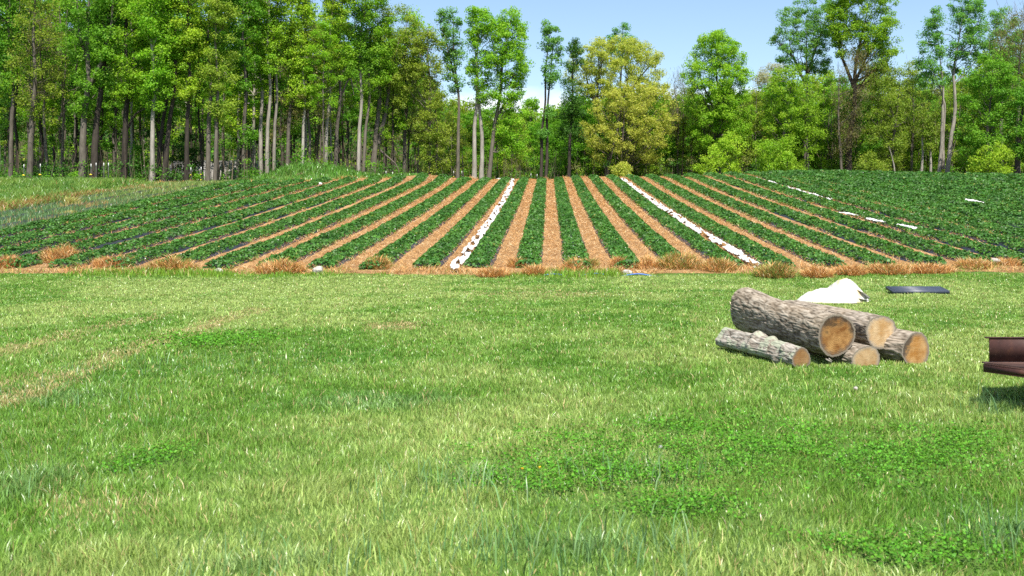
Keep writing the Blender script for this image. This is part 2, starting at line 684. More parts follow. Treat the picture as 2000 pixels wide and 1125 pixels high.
def patch(X, Y, px, py, rx, ry, soft=0.6, seed=0):
    """soft blotch on the lawn centred at a photo pixel, radii in metres, ragged edge"""
    cx, cy = lawn_at(px, py)
    d = np.sqrt(((X - cx) / rx) ** 2 + ((Y - cy) / ry) ** 2)
    d = d + 0.9 * (fbm(X * 1.3, Y * 1.3, 90 + seed, 3) - 0.5)
    return 1 - smooth(1 - soft, 1 + soft * 0.4, d)


def seg(X, Y, a, b, w):
    ax, ay = lawn_at(*a)
    bx, by = lawn_at(*b)
    dx, dy = bx - ax, by - ay
    t = np.clip(((X - ax) * dx + (Y - ay) * dy) / (dx * dx + dy * dy), 0, 1)
    d = np.hypot(X - ax - t * dx, Y - ay - t * dy) / w
    return (1 - smooth(0.35, 1.1, d + 0.8 * (fbm(X * 1.6, Y * 1.6, 99, 3) - 0.5))) * (0.4 + 0.6 * vnoise(X * 0.7, Y * 0.7, 98))


def lawn_fields(X, Y):
    big = fbm(X * 0.22, Y * 0.16, 31, 4)
    med = fbm(X * 0.9, Y * 0.75, 35, 4)
    dry = np.zeros_like(X)
    dry = np.maximum(dry, 1.0 * patch(X, Y, 775, 637, 0.6, 1.0, seed=1))
    dry = np.maximum(dry, 0.95 * seg(X, Y, (0, 792), (250, 690), 0.30))
    dry = np.maximum(dry, 0.8 * seg(X, Y, (250, 690), (500, 606), 0.34))
    dry = np.maximum(dry, 0.8 * seg(X, Y, (-40, 700), (300, 618), 0.38))
    dry = np.maximum(dry, 0.5 * patch(X, Y, 60, 750, 0.5, 0.8, seed=2))
    dry = np.maximum(dry, 0.35 * patch(X, Y, 200, 990, 0.45, 0.35, seed=3))
    dry = np.maximum(dry, 0.35 * patch(X, Y, 1080, 575, 2.2, 1.6, seed=4))
    clover = np.zeros_like(X)
    for px, py, rx, ry, s in ((1430, 880, 1.5, 1.0, 5), (1660, 905, 1.0, 0.9, 6), (1180, 930, 0.8, 0.6, 7), (1080, 950, 0.6, 0.45, 21), (290, 900, 0.28, 0.4, 8),
                              (1850, 870, 0.6, 0.7, 9), (1750, 1080, 0.5, 0.3, 10), (400, 670, 1.0, 1.0, 11), (1330, 1000, 0.5, 0.3, 12)):
        clover = np.maximum(clover, patch(X, Y, px, py, rx, ry, 0.95, seed=s))
    blue = np.zeros_like(X)
    for px, py, rx, ry, s in ((900, 945, 0.32, 0.22, 13), (1110, 1075, 0.42, 0.14, 14), (1960, 1050, 0.18, 0.2, 15), (1945, 800, 0.3, 0.4, 16), (110, 780, 0.7, 0.5, 17),
                              (530, 1110, 0.35, 0.12, 18), (60, 950, 0.3, 0.5, 19), (740, 790, 0.8, 0.5, 20)):
        blue = np.maximum(blue, patch(X, Y, px, py, rx, ry, seed=s))
    return big, med, dry, clover, blue


LIGHTG = np.array([0.350, 0.455, 0.130])
MIDG = np.array([0.175, 0.330, 0.046])
DARKG = np.array([0.090, 0.235, 0.020])
BLUEG = np.array([0.170, 0.300, 0.115])
TAN = np.array([0.52, 0.42, 0.20])


def mixc(a, b, t):
    t = np.asarray(t)[:, None]
    return a * (1 - t) + b * t


def build_lawn():
    wdt = lambda Y: np.maximum(0.0052, Y * 0.00078)
    P = scatter_view(3.6, 29.6, lambda Y: 6200 * 0.0052 / wdt(Y))
    X, Y = P[:, 0], P[:, 1]
    big, med, dry, clover, blue = lawn_fields(X, Y)
    n = len(X)
    # less grass inside clover, thinner where dry
    keep = rng.uniform(0, 1, n) > 0.45 * clover
    keep &= Y < 27.95 + 0.7 * vnoise(X * 0.9, 0.5, 52)
    X, Y, big, med, dry, clover, blue = (a[keep] for a in (X, Y, big, med, dry, clover, blue))
    n = len(X)
    tuft = fbm(X * 4.5, Y * 4.5, 41, 2)
    h = (0.024 + 0.044 * rng.uniform(0, 1, n)) * (0.55 + 0.9 * smooth(0.2, 0.8, tuft)) * (0.85 + 0.5 * (med - 0.4)) * (1 - 0.35 * dry) * (1 - 0.25 * smooth(9, 25, Y))
    h = h * (1 + 0.5 * blue)
    comb = 2 * math.pi * vnoise(X * 4.2, Y * 4.2, 43) * 1.5
    ln = h * rng.uniform(0.1, 0.95, n)
    ra = rng.uniform(0, 2 * math.pi, n)
    lean = np.stack([np.cos(comb) * 0.35 + np.cos(ra) * 0.8, np.sin(comb) * 0.35 + np.sin(ra) * 0.8], -1) * ln[:, None]
    w = wdt(Y) * rng.uniform(0.6, 1.25, n) * (1 + 0.3 * blue)
    t = np.clip((big - 0.5) * 4.2 + 0.42 + (med - 0.5) * 3.0 + 0.22 * rng.normal(size=n), 0, 1)
    c = mixc(np.broadcast_to(MIDG, (n, 3)), np.broadcast_to(LIGHTG, (n, 3)), t)
    dk = np.clip((0.43 - med) * 5 + (0.42 - big) * 3 + (0.5 - tuft) * 1.0 + 0.25 * rng.normal(size=n), 0, 1) * 0.8  # darker green patches; hollows between tufts carry shade in the blade colour
    c = mixc(c, np.broadcast_to(DARKG, (n, 3)), dk)
    c = mixc(c, np.broadcast_to(BLUEG, (n, 3)), np.clip(blue * 0.5 + 0.15 * rng.normal(size=n), 0, 0.8))
    isdry = rng.uniform(0, 1, n) < 0.06 + 0.80 * dry
    c[isdry] = TAN * rng.uniform(0.7, 1.15, (isdry.sum(), 1))
    c = np.clip(c * np.clip(1 + 0.26 * rng.normal(size=(n, 1)), 0.45, 1.9), 0.01, 0.8)
    z = terrain(X, Y) - 0.004
    add_stuff("lawn_grass", [blades(np.stack([X, Y, z], -1), h, w, lean, c)], MAT["grass"])

    # longer stray blades and seed stalks standing above the mown lawn
    P = scatter_view(3.8, 29, lambda Y: 34 * min(1, 9 / Y))
    X, Y = P[:, 0], P[:, 1]
    cl = vnoise(X * 1.2, Y * 1.2, 47)
    k = rng.uniform(0, 1, len(X)) < smooth(0.3, 0.75, cl)
    X, Y = X[k], Y[k]
    n = len(X)
    h = rng.uniform(0.055, 0.11, n)
    ra = rng.uniform(0, 2 * math.pi, n)
    lean = np.stack([np.cos(ra), np.sin(ra)], -1) * (h * rng.uniform(0.1, 0.9, n))[:, None]
    c = jitter_col(LIGHTG * 1.15, n, 0.18, 0.08)
    dry = rng.uniform(0, 1, n) < 0.12
    c[dry] = TAN * 1.1
    w = np.maximum(0.005, Y * 0.0007) * rng.uniform(0.7, 1.3, n)
    parts = [blades(np.stack([X, Y, terrain(X, Y)], -1), h, w, lean, c)]
    # taller blue green bunches
    for px, py, rx, ry, cnt, hh in ((900, 965, 0.22, 0.12, 170, 0.20), (1110, 1090, 0.3, 0.10, 260, 0.19), (1975, 1075, 0.10, 0.10, 110, 0.22), (1950, 805, 0.13, 0.1, 80, 0.24),
                                    (1180, 1100, 0.25, 0.1, 160, 0.16), (520, 1115, 0.25, 0.08, 150, 0.15), (1310, 945, 0.15, 0.1, 70, 0.19), (1200, 930, 0.15, 0.1, 60, 0.17),
                                    (300, 720, 0.5, 0.3, 260, 0.16), (150, 780, 0.5, 0.3, 200, 0.16), (560, 730, 0.5, 0.3, 160, 0.14), (60, 930, 0.25, 0.3, 160, 0.17)):
        cx, cy = lawn_at(px, py)
        cnt = int(cnt * 0.75)
        X = cx + rng.normal(size=cnt) * rx * 1.5
        Y = cy + rng.normal(size=cnt) * ry * 2.2
        h = hh * rng.uniform(0.5, 1.1, cnt)
        ra = rng.uniform(0, 2 * math.pi, cnt)
        lean = np.stack([np.cos(ra), np.sin(ra)], -1) * (h * rng.uniform(0.1, 0.7, cnt))[:, None]
        parts.append(blades(np.stack([X, Y, terrain(X, Y)], -1), h, rng.uniform(0.005, 0.008, cnt), lean, jitter_col(BLUEG, cnt, 0.2, 0.07)))
    add_stuff("tall_grass", parts, MAT["grass"])

    # clover: small round leaflets
    P = scatter_view(3.8, 16, lambda Y: 5200 * min(1, 6 / Y) ** 1.4)
    X, Y = P[:, 0], P[:, 1]
    _, _, _, clover, _ = lawn_fields(X, Y)
    k = rng.uniform(0, 1, len(X)) < clover * (0.25 + 0.9 * smooth(0.35, 0.6, fbm(X * 3, Y * 3, 49, 3)))
    X, Y = X[k], Y[k]
    n = len(X)
    hh = 0.03 + 0.05 * rng.uniform(0, 1, n) * (0.5 + vnoise(X * 5, Y * 5, 44))
    nrm = np.stack([np.zeros(n), np.zeros(n), np.ones(n)], -1) + 0.45 * rng.normal(size=(n, 3))
    v, f = leaf_quads(np.stack([X, Y, terrain(X, Y) + hh], -1), rng.uniform(0.013, 0.024, n) * np.clip(Y / 7, 1, 1.7), nrm, 0.9, 0.15)
    c = np.repeat(jitter_col((0.092, 0.255, 0.020), n, 0.30, 0.08), 4, 0)
    me = mesh_np("clover_patch", v, [f], col=c, mats=[MAT["clover"]])
    tag(link("clover_patch", me), kind="stuff")

    # bright uncut fringe where the lawn meets the field
    X = rng.uniform(-26, 25, 26000)
    Y = 27.95 + 0.7 * vnoise(X * 0.9, 0.5, 52) + rng.normal(size=len(X)) * 0.35
    amt = smooth(0.30, 0.62, fbm(X * 0.55, 3.3, 53, 3))
    k = rng.uniform(0, 1, len(X)) < 0.25 + 0.75 * amt
    X, Y, amt = X[k], Y[k], amt[k]
    n = len(X)
    h = (0.04 + 0.17 * amt ** 2.5) * rng.uniform(0.5, 1.1, n)
    ra = rng.uniform(0, 2 * math.pi, n)
    lean = np.stack([np.cos(ra), np.sin(ra)], -1) * (h * rng.uniform(0.1, 0.6, n))[:, None]
    c = jitter_col(np.array([0.19, 0.33, 0.035]), n, 0.18, 0.07)
    c[rng.uniform(0, 1, n) < 0.05] = TAN
    add_stuff("fringe_grass", [blades(np.stack([X, Y, terrain(X, Y)], -1), h, np.full(n, 0.02) * rng.uniform(0.6, 1.2, n), lean, c)], MAT["grass"])

    # rough grass on the left flank, behind the crest and on the mound
    parts = []
    P = scatter_view(33, 73, lambda Y: 420 * 40 / Y, 1.12, (-60, -25.2))
    X, Y = P[:, 0], P[:, 1]
    n = len(X)
    big = fbm(X * 0.5, Y * 0.3, 55, 4)
    h = (0.12 + 0.5 * smooth(0.35, 0.75, big)) * rng.uniform(0.5, 1.1, n)
    ra = rng.uniform(0, 2 * math.pi, n)
    lean = np.stack([np.cos(ra), np.sin(ra)], -1) * (h * rng.uniform(0.1, 0.8, n))[:, None]
    c = mixc(np.broadcast_to(np.array([0.12, 0.26, 0.045]), (n, 3)), np.broadcast_to(np.array([0.22, 0.35, 0.065]), (n, 3)), np.clip(smooth(0.3, 0.7, fbm(X, Y * 0.6, 56, 3)) + 0.2 * rng.normal(size=n), 0, 1))
    strip = np.exp(-((X + 25.7 - 0.3 * (vnoise(Y * 0.4, 0, 57) - 0.5)) / 0.75) ** 2) * (0.45 + 0.5 * vnoise(Y * 0.6, 1, 58))
    d = rng.uniform(0, 1, n) < 0.03 + 0.85 * strip
    c[d] = np.array([0.36, 0.20, 0.08]) * rng.uniform(0.7, 1.3, (d.sum(), 1))
    h = h * (1 - 0.4 * strip)
    c = np.clip(c * (1 + 0.18 * rng.normal(size=(n, 1))), 0.01, 0.8)
    parts.append(blades(np.stack([X, Y, terrain(X, Y)], -1), h, Y * 0.0007 * rng.uniform(0.6, 1.3, n), lean, c))
    # sparse weeds over the unplanted beds
    P = scatter_view(33, 68, lambda Y: 260 * 40 / Y, 1.1, (-25.4, -21.0))
    X, Y = P[:, 0], P[:, 1]
    rel = ((X - ROW0) / SP + 0.5) % 1.0 - 0.5
    onbed = np.exp(-(rel / 0.22) ** 2)
    k = rng.uniform(0, 1, len(X)) < 1 - 0.85 * onbed * smooth(0.3, 0.5, fbm(X * 0.9, Y * 0.25, 59, 3))
    X, Y = X[k], Y[k]
    n = len(X)
    h = rng.uniform(0.12, 0.34, n)
    ra = rng.uniform(0, 2 * math.pi, n)
    lean = np.stack([np.cos(ra), np.sin(ra)], -1) * (h * rng.uniform(0.1, 0.6, n))[:, None]
    c = mixc(np.broadcast_to(np.array([0.12, 0.23, 0.09]), (n, 3)), np.broadcast_to(np.array([0.23, 0.32, 0.075]), (n, 3)), np.clip(smooth(44, 62, Y) + 0.25 * rng.normal(size=n), 0, 1))
    d = rng.uniform(0, 1, n) < 0.07 + 0.5 * smooth(0.62, 0.75, fbm(X * 0.8, Y * 0.5, 64, 3))
    c[d] = np.array([0.42, 0.27, 0.11]) * rng.uniform(0.7, 1.2, (d.sum(), 1))
    parts.append(blades(np.stack([X, Y, terrain(X, Y)], -1), h, Y * 0.0006 * rng.uniform(0.6, 1.3, n), lean, c))
    # mound and the strip behind the field's far end
    n = 30000
    X = rng.uniform(-28, 2, n)
    yc = crest_y(X)
    Y = yc + rng.uniform(0.3, 13, n)
    m = np.exp(-((X - MOUND[0]) / 5.5) ** 2 - ((Y - MOUND[1]) / 4.5) ** 2)
    k = rng.uniform(0, 1, n) < 0.35 + 0.65 * m
    X, Y, m = X[k], Y[k], m[k]
    n = len(X)
    h = (0.14 + 0.42 * m * (0.4 + fbm(X * 0.8, Y * 0.8, 66, 3))) * rng.uniform(0.5, 1.1, n)
    ra = rng.uniform(0, 2 * math.pi, n)
    lean = np.stack([np.cos(ra), np.sin(ra)], -1) * (h * rng.uniform(0.1, 0.8, n))[:, None]
    c = jitter_col(np.array([0.125, 0.27, 0.04]), n, 0.25, 0.1)
    far = Y > yc[k] + 3 if len(yc) != n else Y > yc + 3
    parts.append(blades(np.stack([X, Y, terrain(X, Y)], -1), h, Y * 0.0008 * rng.uniform(0.6, 1.3, n), lean, c))
    add_stuff("rough_grass", parts, MAT["grass"])


build_lawn()


def straw_cols(n):
    a = np.array([0.56, 0.315, 0.120])
    b = np.array([0.36, 0.18, 0.062])
    c3 = np.array([0.70, 0.54, 0.32])
    u = rng.uniform(0, 1, (n, 1))
    c = np.where(u < 0.5, a, np.where(u < 0.78, b, c3))
    return c * rng.uniform(0.75, 1.2, (n, 1))


def build_straw():
    parts = []
    for i in range(-13, 13):
        x0 = ROW0 + SP * (i + 0.5)
        yf, yb = float(front_y(x0)) - 1.3, float(back_y(x0)) + 0.6
        amount = 1.0 if -6 <= i <= 6 else (0.55 if i < -6 else max(0.3, 0.8 - 0.07 * (i - 6)))
        n = int((yb - yf) * 190 * amount)
        Y = rng.uniform(yf, yb, n)
        X = x0 + rng.normal(size=n) * 0.24
        k = np.abs(X - x0) < 0.5
        if amount < 1:
            k &= vnoise(Y * 0.35, i * 3.0, 101) > 0.62 - 0.55 * amount
        X, Y = X[k], Y[k]
        n = len(X)
        L = rng.uniform(0.12, 0.34, n)
        ra = rng.uniform(0, 2 * math.pi, n)
        lean = np.stack([np.cos(ra), np.sin(ra)], -1) * L[:, None]
        h = L * rng.uniform(-0.05, 0.42, n)
        z = terrain(X, Y) + 0.035 + 0.07 * np.abs(X - x0) / 0.5 + rng.uniform(0, 0.045, n)
        w = np.maximum(0.010, Y * 0.00033) * rng.uniform(0.7, 1.3, n)
        parts.append(blades(np.stack([X, Y, z], -1), h, w, lean, straw_cols(n)))
    # the ragged straw border along the field's front
    n = 18000
    X = rng.uniform(-23, 24, n)
    Y = front_y(X) - rng.uniform(-0.1, 1.45, n)
    L = rng.uniform(0.12, 0.40, n)
    ra = rng.uniform(0, 2 * math.pi, n)
    lean = np.stack([np.cos(ra), np.sin(ra)], -1) * (L * rng.uniform(0.4, 1, n))[:, None]
    h = L * rng.uniform(0, 0.9, n) * smooth(0.25, 0.7, fbm(X * 1.1, Y * 1.1, 103, 3))
    c = straw_cols(n) * np.array([1.0, 0.95, 0.85])
    g = rng.uniform(0, 1, n) < 0.08 + 0.5 * smooth(0.5, 0.7, fbm(X * 0.9, Y * 0.9, 104, 2))
    c[g] = np.array([0.20, 0.30, 0.045])
    parts.append(blades(np.stack([X, Y, terrain(X, Y) + 0.03], -1), h, rng.uniform(0.008, 0.016, n), lean, c))
    add_stuff("straw", parts, MAT["straw"])


build_straw()


# dry grass clumps: each a mound of arching stalks
def clump_mesh(wx, wy, hh, n, green=0.0, dark=0.0):
    a = rng.uniform(0, 2 * math.pi, n)
    r = np.sqrt(rng.uniform(0, 1, n))
    x = np.cos(a) * r * wx
    y = np.sin(a) * r * wy
    dome = np.sqrt(np.clip(1 - r * r, 0, 1)) * (0.6 + 0.8 * vnoise(x * 5, y * 5, int(rng.integers(1, 999))))
    z = hh * dome * rng.uniform(0.0, 0.75, n)
    L = rng.uniform(0.12, 0.34, n)
    ra = a + rng.normal(size=n) * 1.1
    lean = np.stack([np.cos(ra), np.sin(ra)], -1) * (L * rng.uniform(0.2, 0.9, n))[:, None]
    h = L * rng.uniform(-0.1, 0.75, n) + hh * 0.18 * dome
    c = straw_cols(n) * np.array([1.15, 1.08, 0.95])
    g = rng.uniform(0, 1, n) < green
    c[g] = jitter_col((0.20, 0.24, 0.05), int(g.sum()), 0.25, 0.1)
    c *= 1 - dark
    v, q, t, cc = blades(np.stack([x, y, z - 0.03], -1), h, rng.uniform(0.009, 0.02, n), lean, c)
    return mesh_np("dry_grass_clump", v, [q, t], col=cc, mats=[MAT["straw"]])


CLUMPS = [  # photo x, photo y of foot, half width px, height px, green, label
    (112, 532, 33, 33, 0.10, "tallest dry brown grass clump, peaked, near the outer left row ends"),
    (10, 535, 20, 20, 0.0, "low rusty grass clump cut by the frame edge below the leftmost rows"),
    (215, 534, 32, 19, 0.03, "reddish dry grass clump between two row ends, right of the tallest clump"),
    (330, 537, 42, 24, 0.35, "wide dry clump mottled with green, left of a half buried pale stone"),
    (545, 539, 42, 22, 0.12, "rounded dry clump between two pale stones at the row ends"),
    (738, 537, 22, 22, 0.45, "small green and tan clump at a row end beside bright uncut grass"),
    (962, 527, 28, 12, 0.05, "flat brown clump right of the white strip's foot"),
    (1010, 533, 16, 15, 0.05, "small dry clump in front of the straight rows, left of its taller neighbour"),
    (1045, 532, 20, 20, 0.12, "dry clump at the foot of the nearly vertical row"),
    (1122, 537, 18, 22, 0.10, "brown rounded clump right of the blue hose"),
    (1148, 536, 18, 20, 0.55, "greenish clump joined to a brown one, right of the blue hose"),
    (1208, 535, 13, 18, 0.0, "narrow upright dry clump beside a pale stone with no green in it"),
    (1265, 536, 22, 22, 0.10, "sprawling dry clump just right of the roundish pale stone"),
    (1328, 536, 42, 31, 0.45, "largest bushy clump, half green half rust, at a row end in the middle right"),
    (1405, 538, 30, 22, 0.30, "yellowish clump left of the slanting white strip's foot"),
    (1515, 530, 34, 26, 0.60, "green tinted clump right of the slanting white strip's foot"),
    (1600, 527, 26, 16, 0.03, "rusty curl of dry grass above the white tarp heap"),
    (1665, 523, 26, 14, 0.05, "low straw coloured clump between two black plastic row ends on the right"),
    (1740, 522, 38, 18, 0.15, "broad brown clump above the dark tray"),
    (1822, 521, 40, 14, 0.02, "long flat russet clump right of the dark tray, under dense rows"),
    (1905, 518, 30, 16, 0.15, "arching dry clump left of the pale stone at the far right"),
    (1975, 516, 22, 10, 0.05, "low dry clump right of the pale stone near the frame edge"),
]


def build_clumps():
    for px, py, hw, hh, g, lab in CLUMPS:
        Y = 29.0
        for _ in range(6):
            X = PX(px, Y)
            zt = float(terrain(X, Y))
            Y = (EYE - zt) * F / (py - CY)
            Y = min(max(Y, 27.7), 30.6)
        X = PX(px, Y)
        s = Y / F
        me = clump_mesh(hw * s * 1.12, 0.36 + hw * s * 0.25, hh * s * 1.0, int(1500 + hw * 80), g)
        tag(link("dry_grass_clump", me, loc=(X, Y + 0.2, float(terrain(X, Y + 0.2)))), lab, "dry grass clump", "dry grass clumps along the field's front")
    # clumps at the far ends
    far = [(325, 356, 26, 9, "orange straw heap in the green grass before the left wood"),
           (478, 357, 20, 6, "small orange straw heap left of the grassy mound"),
           (582, 361, 26, 7, "straw heap at the foot of the brown root stump"),
           (680, 361, 20, 7, "straw heap at the right foot of the grassy mound"),
           (918, 357, 18, 10, "straw heap at the far row end below the twin pale trunks"),
           (1062, 351, 12, 9, "straw heap on the crest below the slim tree with two dark trunks"),
           (1103, 349, 12, 8, "straw heap on the crest, second right of the bent white strip"),
           (1140, 348, 10, 7, "straw heap on the crest below the golden oak's leaning trunk")]
    for px, py, hw, hh, lab in far:
        X = PX(px, 80)
        for _ in range(8):
            Y = float(crest_y(X)) + 0.8
            X = PX(px, Y)
        s = Y / F
        me = clump_mesh(hw * s, 0.5, max(0.25, hh * s * 0.9), 700, 0.05)
        v = np.empty(len(me.vertices) * 3, np.float32)
        tag(link("straw_heap", me, loc=(X, Y, float(terrain(X, Y)))), lab, "straw heap", "straw heaps along the field's far end")


build_clumps()


# ------------------------------------------------------------------ white cloth strips
def strip_mesh(path, w0, lump, gap=0.0, seed=0):
    path = np.asarray(path, float)
    d = np.concatenate([[0], np.cumsum(np.hypot(*np.diff(path, axis=0).T))])
    n = max(8, int(d[-1] / 0.12))
    s = np.linspace(0, d[-1], n)
    px = np.interp(s, d, path[:, 0])
    py = np.interp(s, d, path[:, 1])
    tx = np.gradient(px)
    ty = np.gradient(py)
    tl = np.hypot(tx, ty)
    nx, ny = ty / tl, -tx / tl
    m = 9
    u = np.linspace(-1, 1, m)
    wl = w0 * (0.75 + 0.7 * (vnoise(s * 1.2, 1.7, seed + 1) - 0.3))
    wr = w0 * (0.75 + 0.7 * (vnoise(s * 1.4, 5.7, seed + 2) - 0.3))
    off = 0.10 * (vnoise(s * 0.8, 9.2, seed + 3) - 0.5)
    W = np.where(u[None, :] < 0, wl[:, None], wr[:, None]) * u[None, :] + off[:, None]
    X = px[:, None] + nx[:, None] * W
    Y = py[:, None] + ny[:, None] * W
    Z = terrain(X, Y) + 0.10 + lump * (fbm(s[:, None] * 2.3, u[None, :] * 1.6 + 3, seed + 4, 3) - 0.15) * np.sqrt(np.clip(1 - 0.85 * u[None, :] ** 2, 0, 1))
    Z = Z + 0.11 * np.abs(vnoise(s[:, None] * 6, u[None, :] * 3, seed + 5) - 0.5)
    a, b = np.meshgrid(np.arange(m - 1), np.arange(n - 1))
    cen_s = s[b.ravel()]
    cen_u = u[a.ravel()]
    q = (b * m + a).ravel()
    f = np.stack([q, q + 1, q + m + 1, q + m], -1)
    if gap > 0:
        keep = fbm(cen_s * 1.3, cen_u * 1.2, seed + 6, 2) > gap
        f = f[keep]
    ori = np.array([path[0][0], path[0][1], float(terrain(path[0][0], path[0][1]))])
    return mesh_np("row_cover", np.stack([X, Y, Z], -1).reshape(-1, 3) - ori, [f], smooth_shade=True, mats=[MAT["cloth"]]), ori


def build_covers():
    ybend = float(crest_y(-3.0)) - 0.6
    sets = [
        ([(-2.72, 28.7), (-2.76, 31), (-2.72, 34), (-2.75, 45), (-2.78, 60), (-2.9, 75), (-3.05, ybend - 2), (-3.2, ybend - 0.5), (-3.7, ybend + 0.3), (-4.5, ybend + 0.6)], 0.20, 0.22, 0.41,
         "long white cloth strip running up the slope and bending left at the crest"),
        ([(6.15, 28.8), (6.2, 33), (6.1, 45), (6.1, 60), (6.05, 74), (6.0, 82)], 0.20, 0.22, 0.43,
         "long white cloth strip slanting right, ending above the log pile"),
        ([(15.3, 54), (15.2, 62), (15.0, 70), (14.6, 78.5)], 0.16, 0.25, 0.42,
         "thin broken white cloth strip high on the right of the slope"),
    ]
    for k, (path, w, lump, gap, lab) in enumerate(sets):
        me, ori = strip_mesh(path, w, lump, gap, 200 + 10 * k)
        tag(link("row_cover", me, loc=ori), lab, "cloth strip", "white cloth strips between the rows")
    frag = [(1655, 417, 9, "white cloth scrap between dense leaves, left of the two other scraps"),
            (1708, 429, 7, "smallest faint white cloth scrap among the dense right rows"),
            (1770, 441, 10, "bent white cloth scrap lowest among the dense right rows"),
            (1900, 392, 7, "white cloth scrap alone in the leaves near the right frame edge"),
            (627, 358, 7, "small white cloth scrap on leaves left of the root stump")]
    for k, (px, py, hw, lab) in enumerate(frag):
        Y = 50.0
        for _ in range(60):
            X = PX(px, Y)
            zt = float(terrain(X, Y)) + 0.45
            err = PZ(py, Y) - zt
            Y += err * 4
            Y = min(max(Y, 32), float(crest_y(X)) + 1.0)
        s = Y / F
        ang = rng.uniform(-0.5, 0.5)
        L = hw * s * 0.7
        path = [(X - L * math.cos(ang), Y + 0.5), (X, Y), (X + L * math.cos(ang), Y - 0.9)]
        me, ori = strip_mesh(path, 0.11, 0.16, 0.0, 260 + 10 * k)
        o = link("cloth_scrap", me, loc=ori + np.array([0, 0, 0.30]))
        tag(o, lab, "cloth scrap", "white cloth scraps among the leaves")


build_covers()


# ------------------------------------------------------------------ stones and hose
def lump_mesh(name, sx, sy, sz, mat, seed, rough=0.25, nu=26, nv=16):
    u = np.linspace(0, 2 * math.pi, nu, endpoint=False)
    v = np.linspace(0.02, math.pi - 0.02, nv)
    U, V = np.meshgrid(u, v)
    d = np.stack([np.cos(U) * np.sin(V), np.sin(U) * np.sin(V), np.cos(V)], -1)
    r = 1 + rough * 2 * (fbm(d[..., 0] * 1.6 + 5, d[..., 1] * 1.6 + d[..., 2] * 2.1, seed, 4) - 0.5)
    P = d * r[..., None] * np.array([sx, sy, sz])
    i, j = np.meshgrid(np.arange(nu), np.arange(nv - 1))
    a = j * nu + i
    b = j * nu + (i + 1) % nu
    f = np.stack([a, a + nu, b + nu, b], -1).reshape(-1, 4)
    return mesh_np(name, P.reshape(-1, 3), [f, np.arange(nu)[None, :], (np.arange(nu)[::-1] + (nv - 1) * nu)[None, :]], smooth_shade=True, mats=[mat])


MAT["stone"] = simple("pale_stone", (0.22, 0.20, 0.17), (0.46, 0.43, 0.39), 9, 0.85, 0.2, 0.5, 0.02)


def build_stones():
    data = [(427, 530, 9, 5, "half buried pale stone in straw, leftmost of the five row end stones"),
            (621, 529, 11, 7, "pale stone with a dark hollow on top beside a dry clump, left of centre"),
            (1226, 534, 11, 6, "roundish flat pale stone at a row end, right of centre"),
            (1943, 509, 11, 5, "flat pale stone at the far right row ends"),
            (1716, 514, 5, 5, "tiny pale stone inside a broad brown clump above the dark tray")]
    for k, (px, py, hw, hh, lab) in enumerate(data):
        Y = 28.6 if py > 520 else 30.2
        X = PX(px, Y)
        s = Y / F
        me = lump_mesh("pale_stone", hw * s, hw * s * 0.8, hh * s * 1.2, MAT["stone"], 300 + k, 0.35)
        zc = PZ(py, Y)
        zt = float(terrain(X, Y))
        tag(link("pale_stone", me, loc=(X, Y, max(zt + hh * s * 0.35, min(zc, zt + 0.12)))), lab, "stone", "pale stones at the row ends")
    # pebble-like pale spot in the lawn
    X, Y = lawn_at(1671, 768)
    me = lump_mesh("white_pebble", 0.022, 0.02, 0.02, MAT["stone"], 333, 0.2)
    tag(link("white_pebble", me, loc=(X, Y, float(terrain(X, Y)) + 0.05)), "tiny whitish pebble on the lawn below the log pile", "pebble")
    # flat blue water hose along the front of the field
    mt = simple("blue_hose", (0.03, 0.10, 0.36), (0.06, 0.18, 0.5), 7, 0.5, 0.4)
    mb = MB()
    pts = []
    for x in np.linspace(PX(1062, 28.3), PX(1292, 28.3), 60):
        y = 28.15 + 0.12 * math.sin(x * 1.3)
        z = float(terrain(x, y)) + 0.02 + 0.04 * math.sin(x * 5.2 + 1.0)
        pts.append((x, y, z))
    mb.tube(pts, 0.022, 6)
    tag(link("hose", mb.mesh("hose", [mt], True)), "blue flat water hose lying in the grass at the field's front", "hose")


build_stones()


# ------------------------------------------------------------------ log pile
def log_bark_mat(name, dark, mid, light, lichen=0.0, scale=1.0):
    m = M(name)
    nt = NT(m)
    co = objco(nt)
    mp = nt.n("ShaderNodeMapping", ins={"Scale": (0.30, 1, 1), "Vector": co})
    a = nt.noise(mp.outputs[0], 26 * scale, 4, 0.6, 0.6)
    v = nt.n("ShaderNodeTexVoronoi", feature="DISTANCE_TO_EDGE", ins={"Scale": 20 * scale, "Vector": mp.outputs[0]}).outputs["Distance"]
    b = nt.noise(co, 3.2, 5, 0.6)
    h = nt.n("ShaderNodeAttribute", attribute_name="col").outputs["Fac"]
    f = nt.math("ADD", nt.math("MULTIPLY", h, 0.75), nt.math("ADD", nt.math("MULTIPLY", a, 0.35), nt.math("MULTIPLY", nt.math("MINIMUM", v, 0.2), 0.9)))
    c = nt.ramp(f, [(0.25, dark), (0.52, mid), (0.85, light)])
    c = nt.mix(nt.math("MULTIPLY", nt.math("SUBTRACT", b, 0.45, clamp=True), 1.2), c, (0.27, 0.20, 0.13))
    if lichen > 0:
        lf = nt.math("MULTIPLY", nt.math("GREATER_THAN", nt.noise(co, 5, 5, 0.7), 0.62 - 0.18 * lichen), 0.8)
        c = nt.mix(lf, c, (0.31, 0.33, 0.24))
    hh = nt.math("ADD", nt.math("MULTIPLY", a, 0.5), nt.math("MULTIPLY", nt.math("MINIMUM", v, 0.25), 2.0))
    nt.done(nt.principled(c, 0.92, 0.12, nt.bump(hh, 0.8, 0.012)))
    return m


